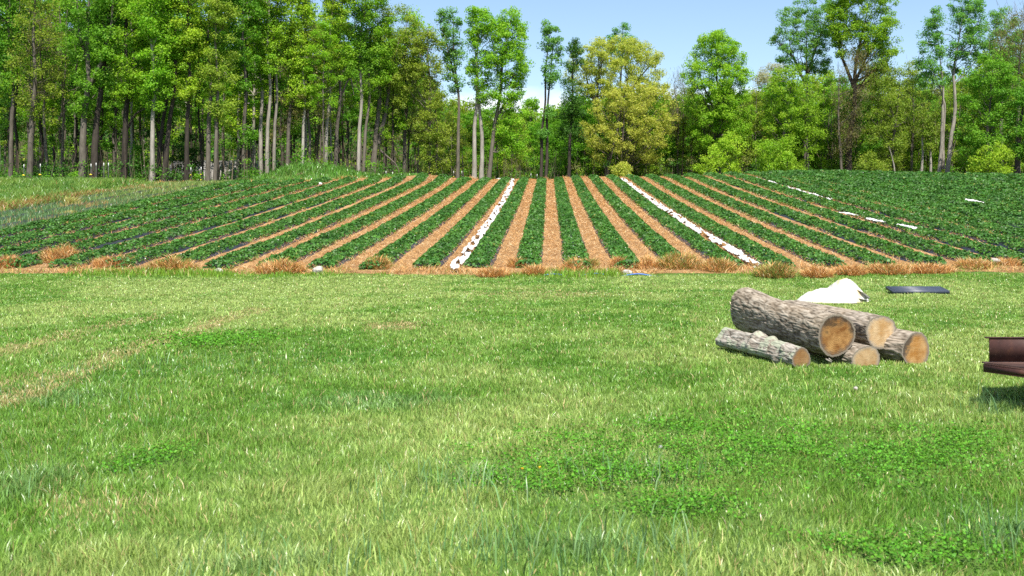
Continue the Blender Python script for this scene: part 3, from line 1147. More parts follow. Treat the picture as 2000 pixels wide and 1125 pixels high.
def cut_mat(name, core, pale, grey, stain, seed, dark_bias=0.0, stain_dir=(0, 1)):
    """sawn face: attribute R = distance from the pith over the local radius"""
    m = M(name)
    nt = NT(m)
    co = objco(nt)
    at = nt.n("ShaderNodeAttribute", attribute_name="col").outputs["Color"]
    rr = nt.n("ShaderNodeSeparateColor", ins={0: at}).outputs[0]
    mp = nt.n("ShaderNodeMapping", ins={"Location": (seed * 1.7, seed * 0.9, seed * 2.3), "Vector": co})
    n1 = nt.noise(mp.outputs[0], 6.5, 5, 0.6)
    n2 = nt.noise(mp.outputs[0], 16, 5, 0.65)
    ring = nt.math("SINE", nt.math("ADD", nt.math("MULTIPLY", rr, 70), nt.math("MULTIPLY", n1, 9)))
    mp2 = nt.n("ShaderNodeMapping", ins={"Rotation": (0.7 + seed, 0, 0), "Scale": (1, 1.0, 6.0), "Vector": co})
    saw = nt.noise(mp2.outputs[0], 9, 3, 0.6)
    base = nt.mix(nt.math("MULTIPLY", nt.math("SUBTRACT", n1, 0.36, clamp=True), 3.5, clamp=True), core, pale)
    base = nt.mix(nt.math("MULTIPLY", nt.math("ADD", ring, 1.0), 0.10), base, (0.16, 0.08, 0.03))
    base = nt.mix(nt.math("MULTIPLY", nt.math("SUBTRACT", saw, 0.5, clamp=True), 1.3), base, pale)
    # radial checks and streaks
    dv = nt.n("ShaderNodeVectorMath", operation="NORMALIZE", ins={0: co})
    fl = nt.n("ShaderNodeMapping", ins={"Scale": (0.0, 1.0, 1.0), "Vector": co})
    dv = nt.n("ShaderNodeVectorMath", operation="NORMALIZE", ins={0: fl.outputs[0]})
    streak = nt.noise(dv.outputs[0], 13 + seed, 6, 0.75)
    base = nt.mix(nt.math("MULTIPLY", nt.math("MULTIPLY", nt.math("SUBTRACT", streak, 0.5, clamp=True), 4.5, clamp=True), 0.6), base, tuple(x * 0.45 for x in core))
    crack = nt.math("MULTIPLY", nt.math("GREATER_THAN", streak, 0.69), nt.math("GREATER_THAN", rr, 0.12))
    base = nt.mix(nt.math("MULTIPLY", crack, 0.8), base, (0.03, 0.02, 0.013))
    n3 = nt.noise(mp.outputs[0], 30, 4, 0.7)
    base = nt.mix(nt.math("MULTIPLY", nt.math("SUBTRACT", n3, 0.55, clamp=True), 2.2, clamp=True), base, stain)
    # weathered grey toward the sapwood
    gz = nt.math("ADD", nt.math("MULTIPLY", nt.math("SUBTRACT", rr, 0.68), 3.2), nt.math("MULTIPLY", nt.math("SUBTRACT", n2, 0.5), 1.6), clamp=True)
    base = nt.mix(gz, base, grey)
    # dark fungus stain with its own outline on one side
    sp = nt.n("ShaderNodeSeparateXYZ", ins={0: co})
    side = nt.math("ADD", nt.math("MULTIPLY", sp.outputs[1], stain_dir[0] * 4.0), nt.math("MULTIPLY", sp.outputs[2], stain_dir[1] * 4.0))
    st = nt.math("MULTIPLY", nt.math("ADD", nt.math("ADD", side, dark_bias - 0.45), nt.math("MULTIPLY", nt.math("SUBTRACT", n1, 0.5), 4.0)), 2.4, clamp=True)
    base = nt.mix(nt.math("MULTIPLY", st, 0.85), base, stain)
    # bark rim
    rim = nt.math("MULTIPLY", nt.math("SUBTRACT", nt.math("ADD", rr, nt.math("MULTIPLY", n2, 0.03)), 0.915), 40, clamp=True)
    base = nt.mix(rim, base, (0.19, 0.16, 0.125))
    nt.done(nt.principled(base, 0.8, 0.2, nt.bump(nt.math("ADD", nt.math("MULTIPLY", ring, 0.15), saw), 0.4, 0.006)))
    return m


def build_log(label, near, far, r0, r1, barkm, cutm, seed, ridge=0.012, flare=0.0, egg=(1, 1), bow=0.0, knots=0):
    near = np.array(near, float)
    far = np.array(far, float)
    L = np.linalg.norm(far - near)
    ax = (far - near) / L
    t = thing("log", label, "log", near, "logs in the pile")
    # local x runs along the log from the near end
    xax = Vector(ax)
    yax = Vector((0, 0, 1)).cross(xax).normalized()
    zax = xax.cross(yax)
    t.rotation_euler = Matrix((xax, yax, zax)).transposed().to_euler()
    nu, nv = 180, 150
    th = np.arange(nu) / nu * 2 * math.pi
    s = np.linspace(0, 1, nv)
    S, T = np.meshgrid(s, th, indexing="ij")
    R = r0 + (r1 - r0) * S + flare * smooth(0.55, 1.0, S) + 0.015 * np.sin(3 * T + seed) * (0.5 + S)
    cT, sT = np.cos(T), np.sin(T)
    # furrowed bark: ridges stretched along the log, wrapped round it
    def wrap(fu, fv, sd):
        a = T / (2 * math.pi)
        n1 = vnoise(a * fu, S * L * fv, sd)
        n2 = vnoise((a - 1) * fu, S * L * fv, sd)
        return n1 * (1 - a) + n2 * a
    per = 2 * math.pi * (r0 + r1) / 2
    w = 0.35 * (wrap(per * 9, 4, seed + 3) - 0.5)
    a = T / (2 * math.pi)
    rid = np.abs(wrap(per * 34, 6.5, seed + 1) - 0.5) * 2
    rid2 = np.abs(wrap(per * 55, 12.0, seed + 2) - 0.5) * 2
    hgt = np.clip(0.62 * rid ** 0.6 + 0.38 * rid2 ** 0.6, 0, 1)
    big = wrap(per * 3.0, 1.6, seed + 5) - 0.5
    R = R + ridge * (hgt - 0.6) * 2 + 0.012 * big
    for k in range(knots):
        ka, ks, kr = rng.uniform(0, 2 * math.pi), rng.uniform(0.1, 0.7), rng.uniform(0.05, 0.09)
        dd = ((((T - ka + math.pi) % (2 * math.pi)) - math.pi) * r0) ** 2 + ((S - ks) * L) ** 2
        R = R + 0.045 * np.exp(-dd / kr ** 2)
    bowz = bow * (4 * S * (1 - S))
    X = S * L
    Yc = cT * R * egg[0]
    Zc = sT * R * egg[1] - bowz
    v = np.stack([X, Yc, Zc], -1).reshape(-1, 3)
    i, j = np.meshgrid(np.arange(nv - 1), np.arange(nu), indexing="ij")
    A = i * nu + j
    B = i * nu + (j + 1) % nu
    f = np.stack([A, A + nu, B + nu, B], -1).reshape(-1, 4)
    me = mesh_np("bark", v, [f], col=np.repeat(hgt.reshape(-1, 1), 3, 1), smooth_shade=True, mats=[barkm])
    link("bark", me, t)
    for end in (0, nv - 1):
        rim = v.reshape(nv, nu, 3)[end]
        cen = rim.mean(0)
        k = 14
        fr = np.linspace(0, 1, k)[1:]
        ring = cen[None, None] + (rim - cen)[None] * fr[:, None, None]
        off = -1 if end == 0 else 1
        ring[..., 0] += off * 0.006 * (fbm(ring[..., 1] * 9, ring[..., 2] * 9, seed + 9, 2) - 0.4) * (1 - fr[:, None] ** 6)
        vv = np.concatenate([cen[None], ring.reshape(-1, 3)])
        cc = np.concatenate([[0.0], np.repeat(fr, nu)])
        jj = np.arange(nu)
        j2 = (jj + 1) % nu
        tri = np.stack([np.zeros(nu, int), 1 + j2, 1 + jj], -1)
        qs = []
        for r in range(k - 2):
            b0 = 1 + r * nu
            qs.append(np.stack([b0 + jj, b0 + j2, b0 + nu + j2, b0 + nu + jj], -1))
        qs = np.concatenate(qs)
        if end:
            tri = tri[:, ::-1]
            qs = qs[:, ::-1]
        mc = mesh_np("cut_face", vv, [tri, qs], col=np.repeat(cc[:, None], 3, 1), smooth_shade=True, mats=[cutm])
        link("cut_face", mc, t)
    return t


def P3(px, py, Y):
    return (PX(px, Y), Y, PZ(py, Y))


def build_logs():
    b1 = log_bark_mat("furrowed_bark", (0.030, 0.023, 0.016), (0.150, 0.122, 0.090), (0.34, 0.295, 0.235))
    b2 = log_bark_mat("lichen_bark", (0.040, 0.032, 0.024), (0.185, 0.16, 0.13), (0.36, 0.33, 0.285), lichen=0.55)
    b3 = log_bark_mat("flaking_bark", (0.035, 0.028, 0.021), (0.165, 0.138, 0.105), (0.34, 0.295, 0.24), scale=0.7)
    c1 = cut_mat("cut_big", (0.16, 0.060, 0.012), (0.42, 0.235, 0.085), (0.085, 0.075, 0.065), (0.035, 0.022, 0.014), 1.0, 0.12, (0.0, 1.0))
    c2 = cut_mat("cut_pale", (0.38, 0.22, 0.085), (0.56, 0.42, 0.25), (0.27, 0.24, 0.20), (0.09, 0.08, 0.075), 2.0, -0.45, (0.3, 1.0))
    c3 = cut_mat("cut_low", (0.30, 0.17, 0.065), (0.44, 0.31, 0.17), (0.27, 0.235, 0.19), (0.11, 0.09, 0.07), 3.0, -0.45, (0, 1.0))
    c4 = cut_mat("cut_split", (0.30, 0.135, 0.030), (0.46, 0.29, 0.13), (0.15, 0.125, 0.10), (0.045, 0.036, 0.03), 4.0, 0.15, (1.0, 0.6))
    c5 = cut_mat("cut_small", (0.20, 0.10, 0.035), (0.30, 0.19, 0.09), (0.12, 0.10, 0.08), (0.06, 0.046, 0.034), 5.0, 0.0, (0.8, 1.0))
    build_log("biggest log with furrowed grey bark lying on top at the left of the pile", P3(1634, 655, 11.35), P3(1462, 603, 13.25), 0.245, 0.262, b1, c1, 401, 0.010, 0.03, bow=0.022)
    build_log("upper right log with a pale cream cut face, resting on two lower logs", P3(1720, 648, 11.65), (PX(1720, 11.65) - 0.62, 13.4, 0.42), 0.205, 0.215, b3, c2, 402, 0.009, egg=(1.03, 0.97))
    build_log("low middle log half sunk in the grass with a small pale cut face", P3(1692, 705, 11.35), (PX(1692, 11.35) - 0.68, 13.2, 0.11), 0.185, 0.18, b3, c3, 403, 0.009, egg=(1.05, 0.93))
    build_log("lower right log with a split orange and grey cut face", P3(1789, 684, 11.5), (PX(1789, 11.5) - 0.78, 13.2, 0.17), 0.212, 0.20, b3, c4, 404, 0.010, egg=(1.0, 1.0))
    build_log("thin knotty log with lichen lying in the grass left of the pile", P3(1566, 700, 11.1), P3(1415, 661, 12.75), 0.118, 0.122, b2, c5, 405, 0.008, 0.0, bow=-0.01, knots=7)
    # loose bark flake on the biggest log
    mb = MB()
    mb.box((0, 0, 0), (0.13, 0.05, 0.012), Matrix.Rotation(0.15, 4, "Y"))
    mb.box((0.05, 0.01, 0.012), (0.08, 0.035, 0.01), Matrix.Rotation(0.3, 4, "Y"))
    x, y, z = P3(1617, 612, 11.5)
    tag(link("bark_flake", mb.mesh("bark_flake", [MAT["bark_dark"]]), loc=(x, y, z)), "dark loose flake of bark on top of the biggest log", "bark flake")
    mb = MB()
    mb.box((0, 0, 0), (0.07, 0.03, 0.015), Matrix.Rotation(0.5, 4, "Y"))
    mb.box((0.02, 0.0, 0.01), (0.045, 0.022, 0.012), Matrix.Rotation(0.7, 4, "Y"))
    x, y, z = P3(1618, 704, 11.3)
    tag(link("wood_chip", mb.mesh("wood_chip", [MAT["bark_pale"]]), loc=(x, y, z)), "pale wood chip in the shade under the biggest log", "wood chip")


build_logs()


# ------------------------------------------------------------------ white tarp heap, dark tray
def build_tarp():
    m = M("tarp_cloth")
    nt = NT(m)
    co = objco(nt)
    at = nt.n("ShaderNodeAttribute", attribute_name="col").outputs["Fac"]
    n1 = nt.noise(co, 4, 5, 0.6)
    c = nt.mix(at, nt.ramp(n1, [(0.3, (0.44, 0.42, 0.375)), (0.7, (0.54, 0.525, 0.50))]), (0.62, 0.44, 0.20))
    nt.done(nt.principled(c, 0.75, 0.25, nt.bump(n1, 0.3, 0.02)))
    Y0 = 21.0
    s = Y0 / F
    px = np.array([1556, 1566, 1580, 1598, 1614, 1624, 1636, 1648, 1658, 1668, 1680, 1692])
    pt = np.array([587, 579, 571, 565, 564, 552, 545, 542.5, 545, 553, 564, 577])
    base = 587
    xs = np.linspace(px[0], px[-1], 110)
    hgt = np.interp(xs, px, base - pt) * s
    nv = 60
    vv = np.linspace(-1, 1, nv)
    X = np.repeat((xs - 1625)[None, :] * s, nv, 0)
    tt = (xs - px[0]) / (px[-1] - px[0])
    depth = 0.62 * np.sqrt(np.clip(np.sin(math.pi * np.clip(tt, 0.02, 0.98)), 0, 1))
    Yv = vv[:, None] * depth[None, :]
    ridge = -0.1
    prof = np.clip(1 - np.abs(vv - ridge) ** 1.7 / np.where(vv < ridge, 0.9 ** 1.7, 1.1 ** 1.7), 0, 1)[:, None]
    wr = fbm(X * 4.2 + 0.8 * Yv, Yv * 2.2 - X * 0.8, 501, 4) - 0.5
    fold = np.abs(fbm(X * 7 - Yv * 4, Yv * 3 + X * 2, 505, 3) - 0.5)
    Z = hgt[None, :] * prof ** 0.75 * (1 + 0.32 * wr) + 0.13 * (0.25 - fold) * prof - 0.01
    Z = np.maximum(Z, 0.0)
    nx = len(xs)
    i, j = np.meshgrid(np.arange(nx - 1), np.arange(nv - 1))
    a = (j * nx + i).ravel()
    f = np.stack([a, a + 1, a + nx + 1, a + nx], -1)
    PXX = np.repeat(xs[None, :], nv, 0)
    st = np.exp(-((PXX - 1640) / 16) ** 2 - ((vv[:, None] + 0.16 - 0.012 * (PXX - 1640)) / 0.10) ** 2)
    st = np.maximum(st, 0.8 * np.exp(-((PXX - 1668) / 6) ** 2 - ((vv[:, None] + 0.75) / 0.2) ** 2))
    st = np.maximum(st, 0.45 * smooth(-0.86, -0.97, vv[:, None]) * vnoise(PXX * 0.08, 0 * PXX, 507))
    o = (PX(1625, Y0), Y0, float(terrain(PX(1625, Y0), Y0)) + 0.02)
    t = thing("tarp_heap", "crumpled white cloth tarp heaped on the lawn behind the log pile", "tarp", o)
    me = mesh_np("cloth_sheet", np.stack([X, Yv, Z], -1).reshape(-1, 3), [f], col=np.repeat(np.clip(st, 0, 1).reshape(-1, 1), 3, 1), smooth_shade=True, mats=[m])
    link("cloth_sheet", me, t)
    # open fold at the right, pointing outward
    mb = MB()
    top = [(0.40, -0.42, 0.26), (0.58, -0.40, 0.19), (0.74, -0.36, 0.07)]
    bot = [(0.40, -0.50, 0.11), (0.58, -0.47, 0.06), (0.74, -0.37, 0.05)]
    back = [(0.38, -0.05, 0.30), (0.55, -0.02, 0.17), (0.68, -0.05, 0.03)]
    for A, B in ((back, top),):
        vs = np.array(A + B)
        mb.add(vs, [[0, 1, 4, 3], [1, 2, 5, 4]])
    vs = np.array(bot + [(0.38, -0.30, 0.10), (0.56, -0.28, 0.05), (0.72, -0.25, 0.03)])
    mb.add(vs, [[0, 1, 4, 3], [1, 2, 5, 4]])
    me = mb.mesh("loose_flap", [MAT["cloth"]], True)
    fl = link("loose_flap", me, t)
    md = fl.modifiers.new("thick", "SOLIDIFY")
    md.thickness = 0.012
    md2 = fl.modifiers.new("sub", "SUBSURF")
    md2.levels = md2.render_levels = 2


build_tarp()


def build_tray():
    mt = simple("tray_plastic", (0.028, 0.036, 0.055), (0.055, 0.066, 0.095), 11, 0.45, 0.5, 0.2, 0.004)
    Yf = 22.9
    x0, x1 = PX(1746, Yf), PX(1853, Yf)
    w = x1 - x0
    dep = 0.52
    ang = 0.12
    mb = MB()
    rot = Matrix.Rotation(ang, 4, "X")
    R = np.array(rot.to_3x3())
    # tilted panel with lengthwise ribs and a raised rim
    nrib = 9
    for k in range(nrib):
        y = -dep / 2 + dep * (k + 0.5) / nrib
        mb.box(R @ np.array([0, y, 0.012]), (w - 0.05, dep / nrib * 0.62, 0.024), rot)
    t = thing("plastic_tray", "long dark blue grey ribbed plastic panel lying in the grass", "plastic panel", ((x0 + x1) / 2, Yf + dep / 2, float(terrain((x0 + x1) / 2, Yf)) + 0.10))
    base = MB()
    base.box(R @ np.array([0, 0, -0.02]), (w, dep, 0.036), rot)
    link("panel", base.mesh("panel", [mt]), t)
    link("ribs", mb.mesh("ribs", [mt]), t)
    rim = MB()
    for sy in (-1, 1):
        rim.box(R @ np.array([0, sy * (dep / 2 + 0.008), -0.015]), (w + 0.03, 0.02, 0.075), rot)
    for sx in (-1, 1):
        rim.box(R @ np.array([sx * (w / 2 + 0.006), 0, -0.015]), (0.018, dep - 0.006, 0.07), rot)
    link("rim", rim.mesh("rim", [mt]), t)


build_tray()


# ------------------------------------------------------------------ rusty trailer at the right edge
def build_trailer():
    m = M("rusty_paint")
    nt = NT(m)
    co = objco(nt)
    a = nt.noise(co, 7, 6, 0.65)
    b = nt.noise(co, 45, 4, 0.7)
    c = nt.ramp(a, [(0.3, (0.030, 0.011, 0.009)), (0.55, (0.052, 0.019, 0.014)), (0.66, (0.085, 0.033, 0.018)), (0.8, (0.20, 0.07, 0.022))])
    c = nt.mix(nt.math("MULTIPLY", nt.math("GREATER_THAN", b, 0.68), 0.55), c, (0.36, 0.30, 0.25))
    nt.done(nt.principled(c, 0.6, 0.35, nt.bump(b, 0.25, 0.004)))
    m2 = M("worn_deck")
    nt = NT(m2)
    co = objco(nt)
    a = nt.noise(co, 5, 6, 0.65)
    b = nt.noise(co, 30, 4, 0.7)
    c = nt.ramp(a, [(0.3, (0.05, 0.024, 0.018)), (0.6, (0.10, 0.056, 0.045)), (0.85, (0.32, 0.28, 0.25))])
    nt.done(nt.principled(c, 0.65, 0.3, nt.bump(b, 0.3, 0.004)))
    tyre = simple("tyre_rubber", (0.015, 0.015, 0.015), (0.03, 0.03, 0.03), 20, 0.9, 0.2)
    Yb = 8.75
    s = Yb / F
    zt = float(terrain(PX(1960, Yb), Yb))
    o = (PX(1932, Yb), Yb, zt)
    t = thing("trailer", "rusty brown flatbed trailer corner with an upright steel plate at the frame edge", "trailer", o)
    zdeck = PZ(707, Yb) - zt
    ztop = PZ(661, Yb) - zt
    # upright plate
    mb = MB()
    Lx = 1.5
    mb.box((Lx / 2, 0.0, (zdeck + ztop) / 2 + 0.002), (Lx, 0.012, ztop - zdeck - 0.004))
    mb.box((Lx / 2 - 0.01, 0.0085, ztop + 0.006), (Lx + 0.04, 0.04, 0.011))
    link("upright_plate", mb.mesh("upright_plate", [m]), t)
    # deck, slanting toward the viewer on the right
    dk = MB()
    zz = zdeck
    P = [(0.46, 0.85), (0.06, 0.03), (-0.055, 0.03), (-0.055, -0.03), (0.24, -0.52), (1.5, -0.60), (1.5, 0.85)]
    n = len(P)
    vt = [(x, y, zz) for x, y in P] + [(x, y, zz - 0.010) for x, y in P]
    side = [[i, (i + 1) % n, n + (i + 1) % n, n + i] for i in range(n)]
    v = np.array(vt)
    dk.add(v, [list(range(n))[::-1], list(range(n, 2 * n))], np.array(side)[:, ::-1])
    link("deck", dk.mesh("deck", [m2]), t)
    # channel under the deck edge: open hollow tube ends at the tip
    ch = MB()
    h = 0.070

    def beam(p, q, w, hh, z1):
        p = np.array(p)
        q = np.array(q)
        d = q - p
        L = np.linalg.norm(d)
        an = math.atan2(d[1], d[0])
        rot = Matrix.Rotation(an, 4, "Z")
        c = (p + q) / 2
        th = 0.007
        nrm = np.array([-d[1], d[0]]) / L
        ch.box((c[0], c[1], z1 - th / 2), (L, w, th), rot)
        ch.box((c[0], c[1], z1 - hh + th / 2), (L, w, th), rot)
        for sgn in (-1, 1):
            cc = c + nrm * sgn * (w / 2 - th / 2)
            ch.box((cc[0], cc[1], z1 - hh / 2), (L, th, hh - 2 * th - 0.001), rot)
    beam((-0.045, -0.020), (0.245, -0.505), 0.055, h, zz - 0.012)
    beam((0.285, -0.50), (1.5, -0.565), 0.055, h + 0.01, zz - 0.012)
    beam((0.02, 0.015), (1.5, 0.015), 0.05, h, zz - 0.012)
    link("frame_rail", ch.mesh("frame_rail", [m]), t)
    ribs = MB()
    ribs.box((0.012, -0.052, zz - 0.045), (0.006, 0.05, 0.05), Matrix.Rotation(-1.0, 4, "Z"))
    link("end_plate", ribs.mesh("end_plate", [m]), t)
    # wheel outside the frame
    for yy in (-0.25,):
        wh = MB()
        a = np.linspace(0, 2 * math.pi, 25)
        R0 = 0.20
        for r_, w_ in ((R0, 0.10),):
            pts = [(1.0 + R0 * 0.78 * math.cos(x), yy, 0.21 + R0 * 0.78 * math.sin(x)) for x in a]
            wh.tube(pts, 0.055, 8, cap=False)
        w_o = link("wheel", wh.mesh("wheel", [tyre], True), t)
        rm = MB()
        rm.tube([(1.0, yy - 0.035, 0.21), (1.0, yy + 0.035, 0.21)], 0.115, 18)
        link("rim", rm.mesh("rim", [m2]), w_o)


build_trailer()


# ------------------------------------------------------------------ dandelions
def build_flowers():
    ym = simple("dandelion_yellow", (0.70, 0.46, 0.02), (0.8, 0.58, 0.03), 60, 0.7)
    wm = simple("seed_fluff", (0.6, 0.6, 0.58), (0.75, 0.75, 0.73), 60, 0.9)
    gm = simple("flower_stem", (0.10, 0.2, 0.04), (0.16, 0.26, 0.06), 40, 0.7)
    data = [(1020, 919, 0.013, ym, "flower_head", "yellow dandelion in the clover, left one of the pair"),
            (1054, 915, 0.014, ym, "flower_head", "yellow dandelion in the clover, right one of the pair"),
            (1290, 876, 0.018, wm, "seed_head", "grey white dandelion seed head in the clover below the log pile")]
    for px, py, r, m, part, lab in data:
        X, Y = lawn_at(px, py, 0.11)
        z = float(terrain(X, Y))
        t = thing("dandelion", lab, "dandelion", (X, Y, z))
        mb = MB()
        mb.tube([(0, 0.01, 0), (0.003, 0.004, 0.06), (0, 0, 0.108)], 0.002, 5)
        link("stem", mb.mesh("stem", [gm]), t)
        h = MB()
        for k in range(46):
            a = rng.uniform(0, 2 * math.pi)
            e = rng.uniform(-0.2, 1.3) if m is wm else rng.uniform(-0.05, 0.9)
            d = np.array([math.cos(a) * math.cos(e), math.sin(a) * math.cos(e), math.sin(e)])
            sd = np.cross(d, [0.2, 0.3, 0.9])
            sd /= np.linalg.norm(sd)
            b0 = np.array([0, 0, 0.11])
            h.add([b0 - sd * 0.001, b0 + d * r * 0.8 + sd * 0.003, b0 + d * r, b0 + d * r * 0.8 - sd * 0.003], [[0, 1, 2, 3]])
        link(part, h.mesh(part, [m]), t)


build_flowers()


# ------------------------------------------------------------------ yellowing weeds, stump
def build_weeds():
    for px, py, hh, lab in ((140, 402, 16, "pale yellow bushy weed, taller of two, on the unplanted beds"),
                            (140, 421, 9, "small pale yellow weed just below the taller one on the unplanted beds"),
                            (72, 402, 11, "dry yellowish weed in the rusty strip at the far left")):
        Y = 46.0
        for _ in range(40):
            X = PX(px, Y)
            Y += (PZ(py, Y) - float(terrain(X, Y))) * 5
            Y = min(max(Y, 36), 62)
        h = hh * Y / F * 1.15
        n = 420
        a = rng.uniform(0, 2 * math.pi, n)
        L = h * rng.uniform(0.4, 1.0, n)
        lean = np.stack([np.cos(a), np.sin(a)], -1) * (L * rng.uniform(0.3, 1.1, n))[:, None]
        p = np.stack([rng.normal(size=n) * 0.16, rng.normal(size=n) * 0.16, rng.uniform(0, 0.2, n) * h], -1)
        c = jitter_col((0.44, 0.42, 0.14), n, 0.2, 0.08)
        v, q, t, cc = blades(p, L, rng.uniform(0.018, 0.035, n), lean, c)
        tag(link("yellow_weed", mesh_np("yellow_weed", v, [q, t], col=cc, mats=[MAT["grass"]]), loc=(X, Y, float(terrain(X, Y)))), lab, "weed")
    X, Y = PX(590, 73.2), 73.2
    m = simple("root_soil", (0.05, 0.03, 0.018), (0.20, 0.135, 0.09), 5, 0.95, 0.1, 0.8, 0.1)
    me = lump_mesh("root_stump", 0.5, 0.45, 0.42, m, 612, 0.75, 40, 26)
    t = thing("root_stump", "brown upturned root stump on the grassy mound at the wood's edge", "stump", (X, Y, PZ(350, Y)))
    link("soil_clod", me, t)
    mb = MB()
    for k in range(11):
        a = rng.uniform(0, 2 * math.pi)
        d = np.array([math.cos(a), math.sin(a) * 0.7 - 0.3, rng.uniform(-0.3, 0.8)])
        d /= np.linalg.norm(d)
        p0 = d * 0.25
        mb.tube([p0, p0 + d * 0.25 + rng.normal(size=3) * 0.04, p0 + d * 0.45 + rng.normal(size=3) * 0.1], [0.06, 0.04, 0.015], 5)
    link("roots", mb.mesh("roots", [MAT["bark"]], True), t)


build_weeds()


# ------------------------------------------------------------------ fence posts
def build_posts():
    pm = simple("post_steel", (0.05, 0.055, 0.045), (0.09, 0.095, 0.08), 14, 0.6)
    wm = simple("post_white", (0.5, 0.5, 0.48), (0.6, 0.6, 0.58), 14, 0.6)
    ym = simple("insulator_yellow", (0.70, 0.55, 0.03), (0.8, 0.66, 0.05), 14, 0.5)
    posts = [(47, 321, 70.5), (79, 320, 70.5), (178, 320, 71), (188, 318, 72), (203, 318, 72), (212, 318, 71), (373, 327, 71.5), (393, 326, 71.5), (571, 334, 80),
             (754, 334, 84), (767, 336, 84), (886, 334, 92), (902, 334, 92), (1037, 339, 98), (1049, 340, 98)]
    where = ["leftmost post with a bright white top, before the left wood", "second post from the left edge with a white top, right of a leaning grey trunk",
             "thin post before the pair of thickest dark trunks", "thin post just right of the thickest dark trunks, without insulator", "pale post left of its close twin",
             "pale post right of its close twin beside a lit trunk", "post left of the yellow insulated one, before the half hidden house", "post with vivid yellow insulators right of the half hidden house",
             "short white post top showing above the grassy mound", "thin post left of its twin right of the grassy mound", "thin post right of its twin right of the grassy mound",
             "thin post left in the pair beside the twin pale trunks", "thin post right in the pair beside the twin pale trunks", "thin post on the crest left of the slim tree",
             "thin post on the crest directly under the slim tree"]
    for k, (px, py, Y) in enumerate(posts):
        X = PX(px, Y)
        z0 = float(terrain(X, Y))
        h = PZ(py, Y) - z0
        t = thing("fence_post", where[k], "fence post", (X, Y, z0), "electric fence posts at the wood's edge")
        r = 0.02
        mb = MB()
        mb.tube([(0, 0, -0.1), (0, 0, h - 0.30)], r, 6)
        link("stake", mb.mesh("stake", [pm]), t)
        mb = MB()
        mb.tube([(0, 0, h - 0.299), (0, 0, h)], r * 1.35, 6)
        link("post_cap", mb.mesh("post_cap", [wm]), t)
        if k not in (3, 4, 5, 8):
            for zz in ((h - 0.78,) if k < 6 else (h - 0.55, h - 0.95)):
                mb = MB()
                sc = 1.0 if k < 3 else 0.6
                mb.box((0, -0.04, zz), (0.18 * sc, 0.04, 0.05 * sc))
                mb.box((0, -0.075, zz + 0.01), (0.10 * sc, 0.02, 0.10 * sc))
                link("insulator", mb.mesh("insulator", [ym]), t)


build_posts()


# ------------------------------------------------------------------ house behind the trees
def build_house():
    wall = simple("beige_siding", (0.42, 0.36, 0.31), (0.52, 0.45, 0.40), 1.5, 0.85)
    roof = simple("grey_shingle", (0.16, 0.15, 0.14), (0.26, 0.24, 0.22), 3, 0.9)
    glass = simple("window_glass", (0.02, 0.03, 0.04), (0.05, 0.06, 0.08), 1, 0.15, 0.6, 0)
    white = simple("white_trim", (0.7, 0.7, 0.68), (0.8, 0.8, 0.78), 4, 0.6)
    Y = 122
    xa, xb = PX(322, Y), PX(520, Y)
    w = xb - xa
    zb = float(terrain((xa + xb) / 2, Y)) - 0.3
    t = thing("house", "beige house with a grey roof glimpsed between trunks of the left wood", "house", ((xa + xb) / 2, Y, zb))
    D, H = 8.0, 3.4
    mb = MB()
    mb.box((0, D / 2, H / 2), (w, D, H))
    rise = 2.6
    mb.add([(-w / 2, 0, H), (-w / 2, D, H), (-w / 2, D / 2, H + rise), (w / 2, 0, H), (w / 2, D, H), (w / 2, D / 2, H + rise)], [[0, 2, 1], [3, 4, 5]])
    link("wall", mb.mesh("wall", [wall]), t)
    mb = MB()
    e = 0.5
    for sgn, y0 in ((1, -e), (-1, D + e)):
        v = [(-w / 2 - e, y0, H - e * rise / (D / 2) + 0.05), (w / 2 + e, y0, H - e * rise / (D / 2) + 0.05), (w / 2 + e, D / 2, H + rise + 0.05), (-w / 2 - e, D / 2, H + rise + 0.05)]
        v += [(x, y, z + 0.14) for x, y, z in v]
        mb.add(v, [[3, 2, 1, 0], [4, 5, 6, 7], [0, 1, 5, 4], [1, 2, 6, 5], [2, 3, 7, 6], [3, 0, 4, 7]])
    rf = link("roof", mb.mesh("roof", [roof]), t)
    mb = MB()
    mb.box((w * 0.22, D * 0.42, H + rise + 0.3), (0.8, 0.8, 1.8))
    link("chimney", mb.mesh("chimney", [simple("brick_red", (0.2, 0.08, 0.05), (0.3, 0.13, 0.09), 9, 0.9)]), rf)
    for x in (-w * 0.36, -w * 0.12, w * 0.30):
        mb = MB()
        mb.box((x, -0.03, 1.75), (1.15, 0.05, 1.45))
        wo = link("window", mb.mesh("window", [glass]), t)
        mb = MB()
        for sx in (-0.62, 0.62):
            mb.box((x + sx, -0.05, 1.75), (0.1, 0.08, 1.65))
        for sz in (-0.77, 0.77):
            mb.box((x, -0.05, 1.75 + sz), (1.13, 0.08, 0.1))
        link("frame", mb.mesh("frame", [white]), wo)
    mb = MB()
    mb.box((w * 0.09, -0.03, 1.05), (1.0, 0.06, 2.1))
    link("door", mb.mesh("door", [simple("door_red", (0.16, 0.05, 0.03), (0.2, 0.07, 0.04), 4, 0.6)]), t)


build_house()

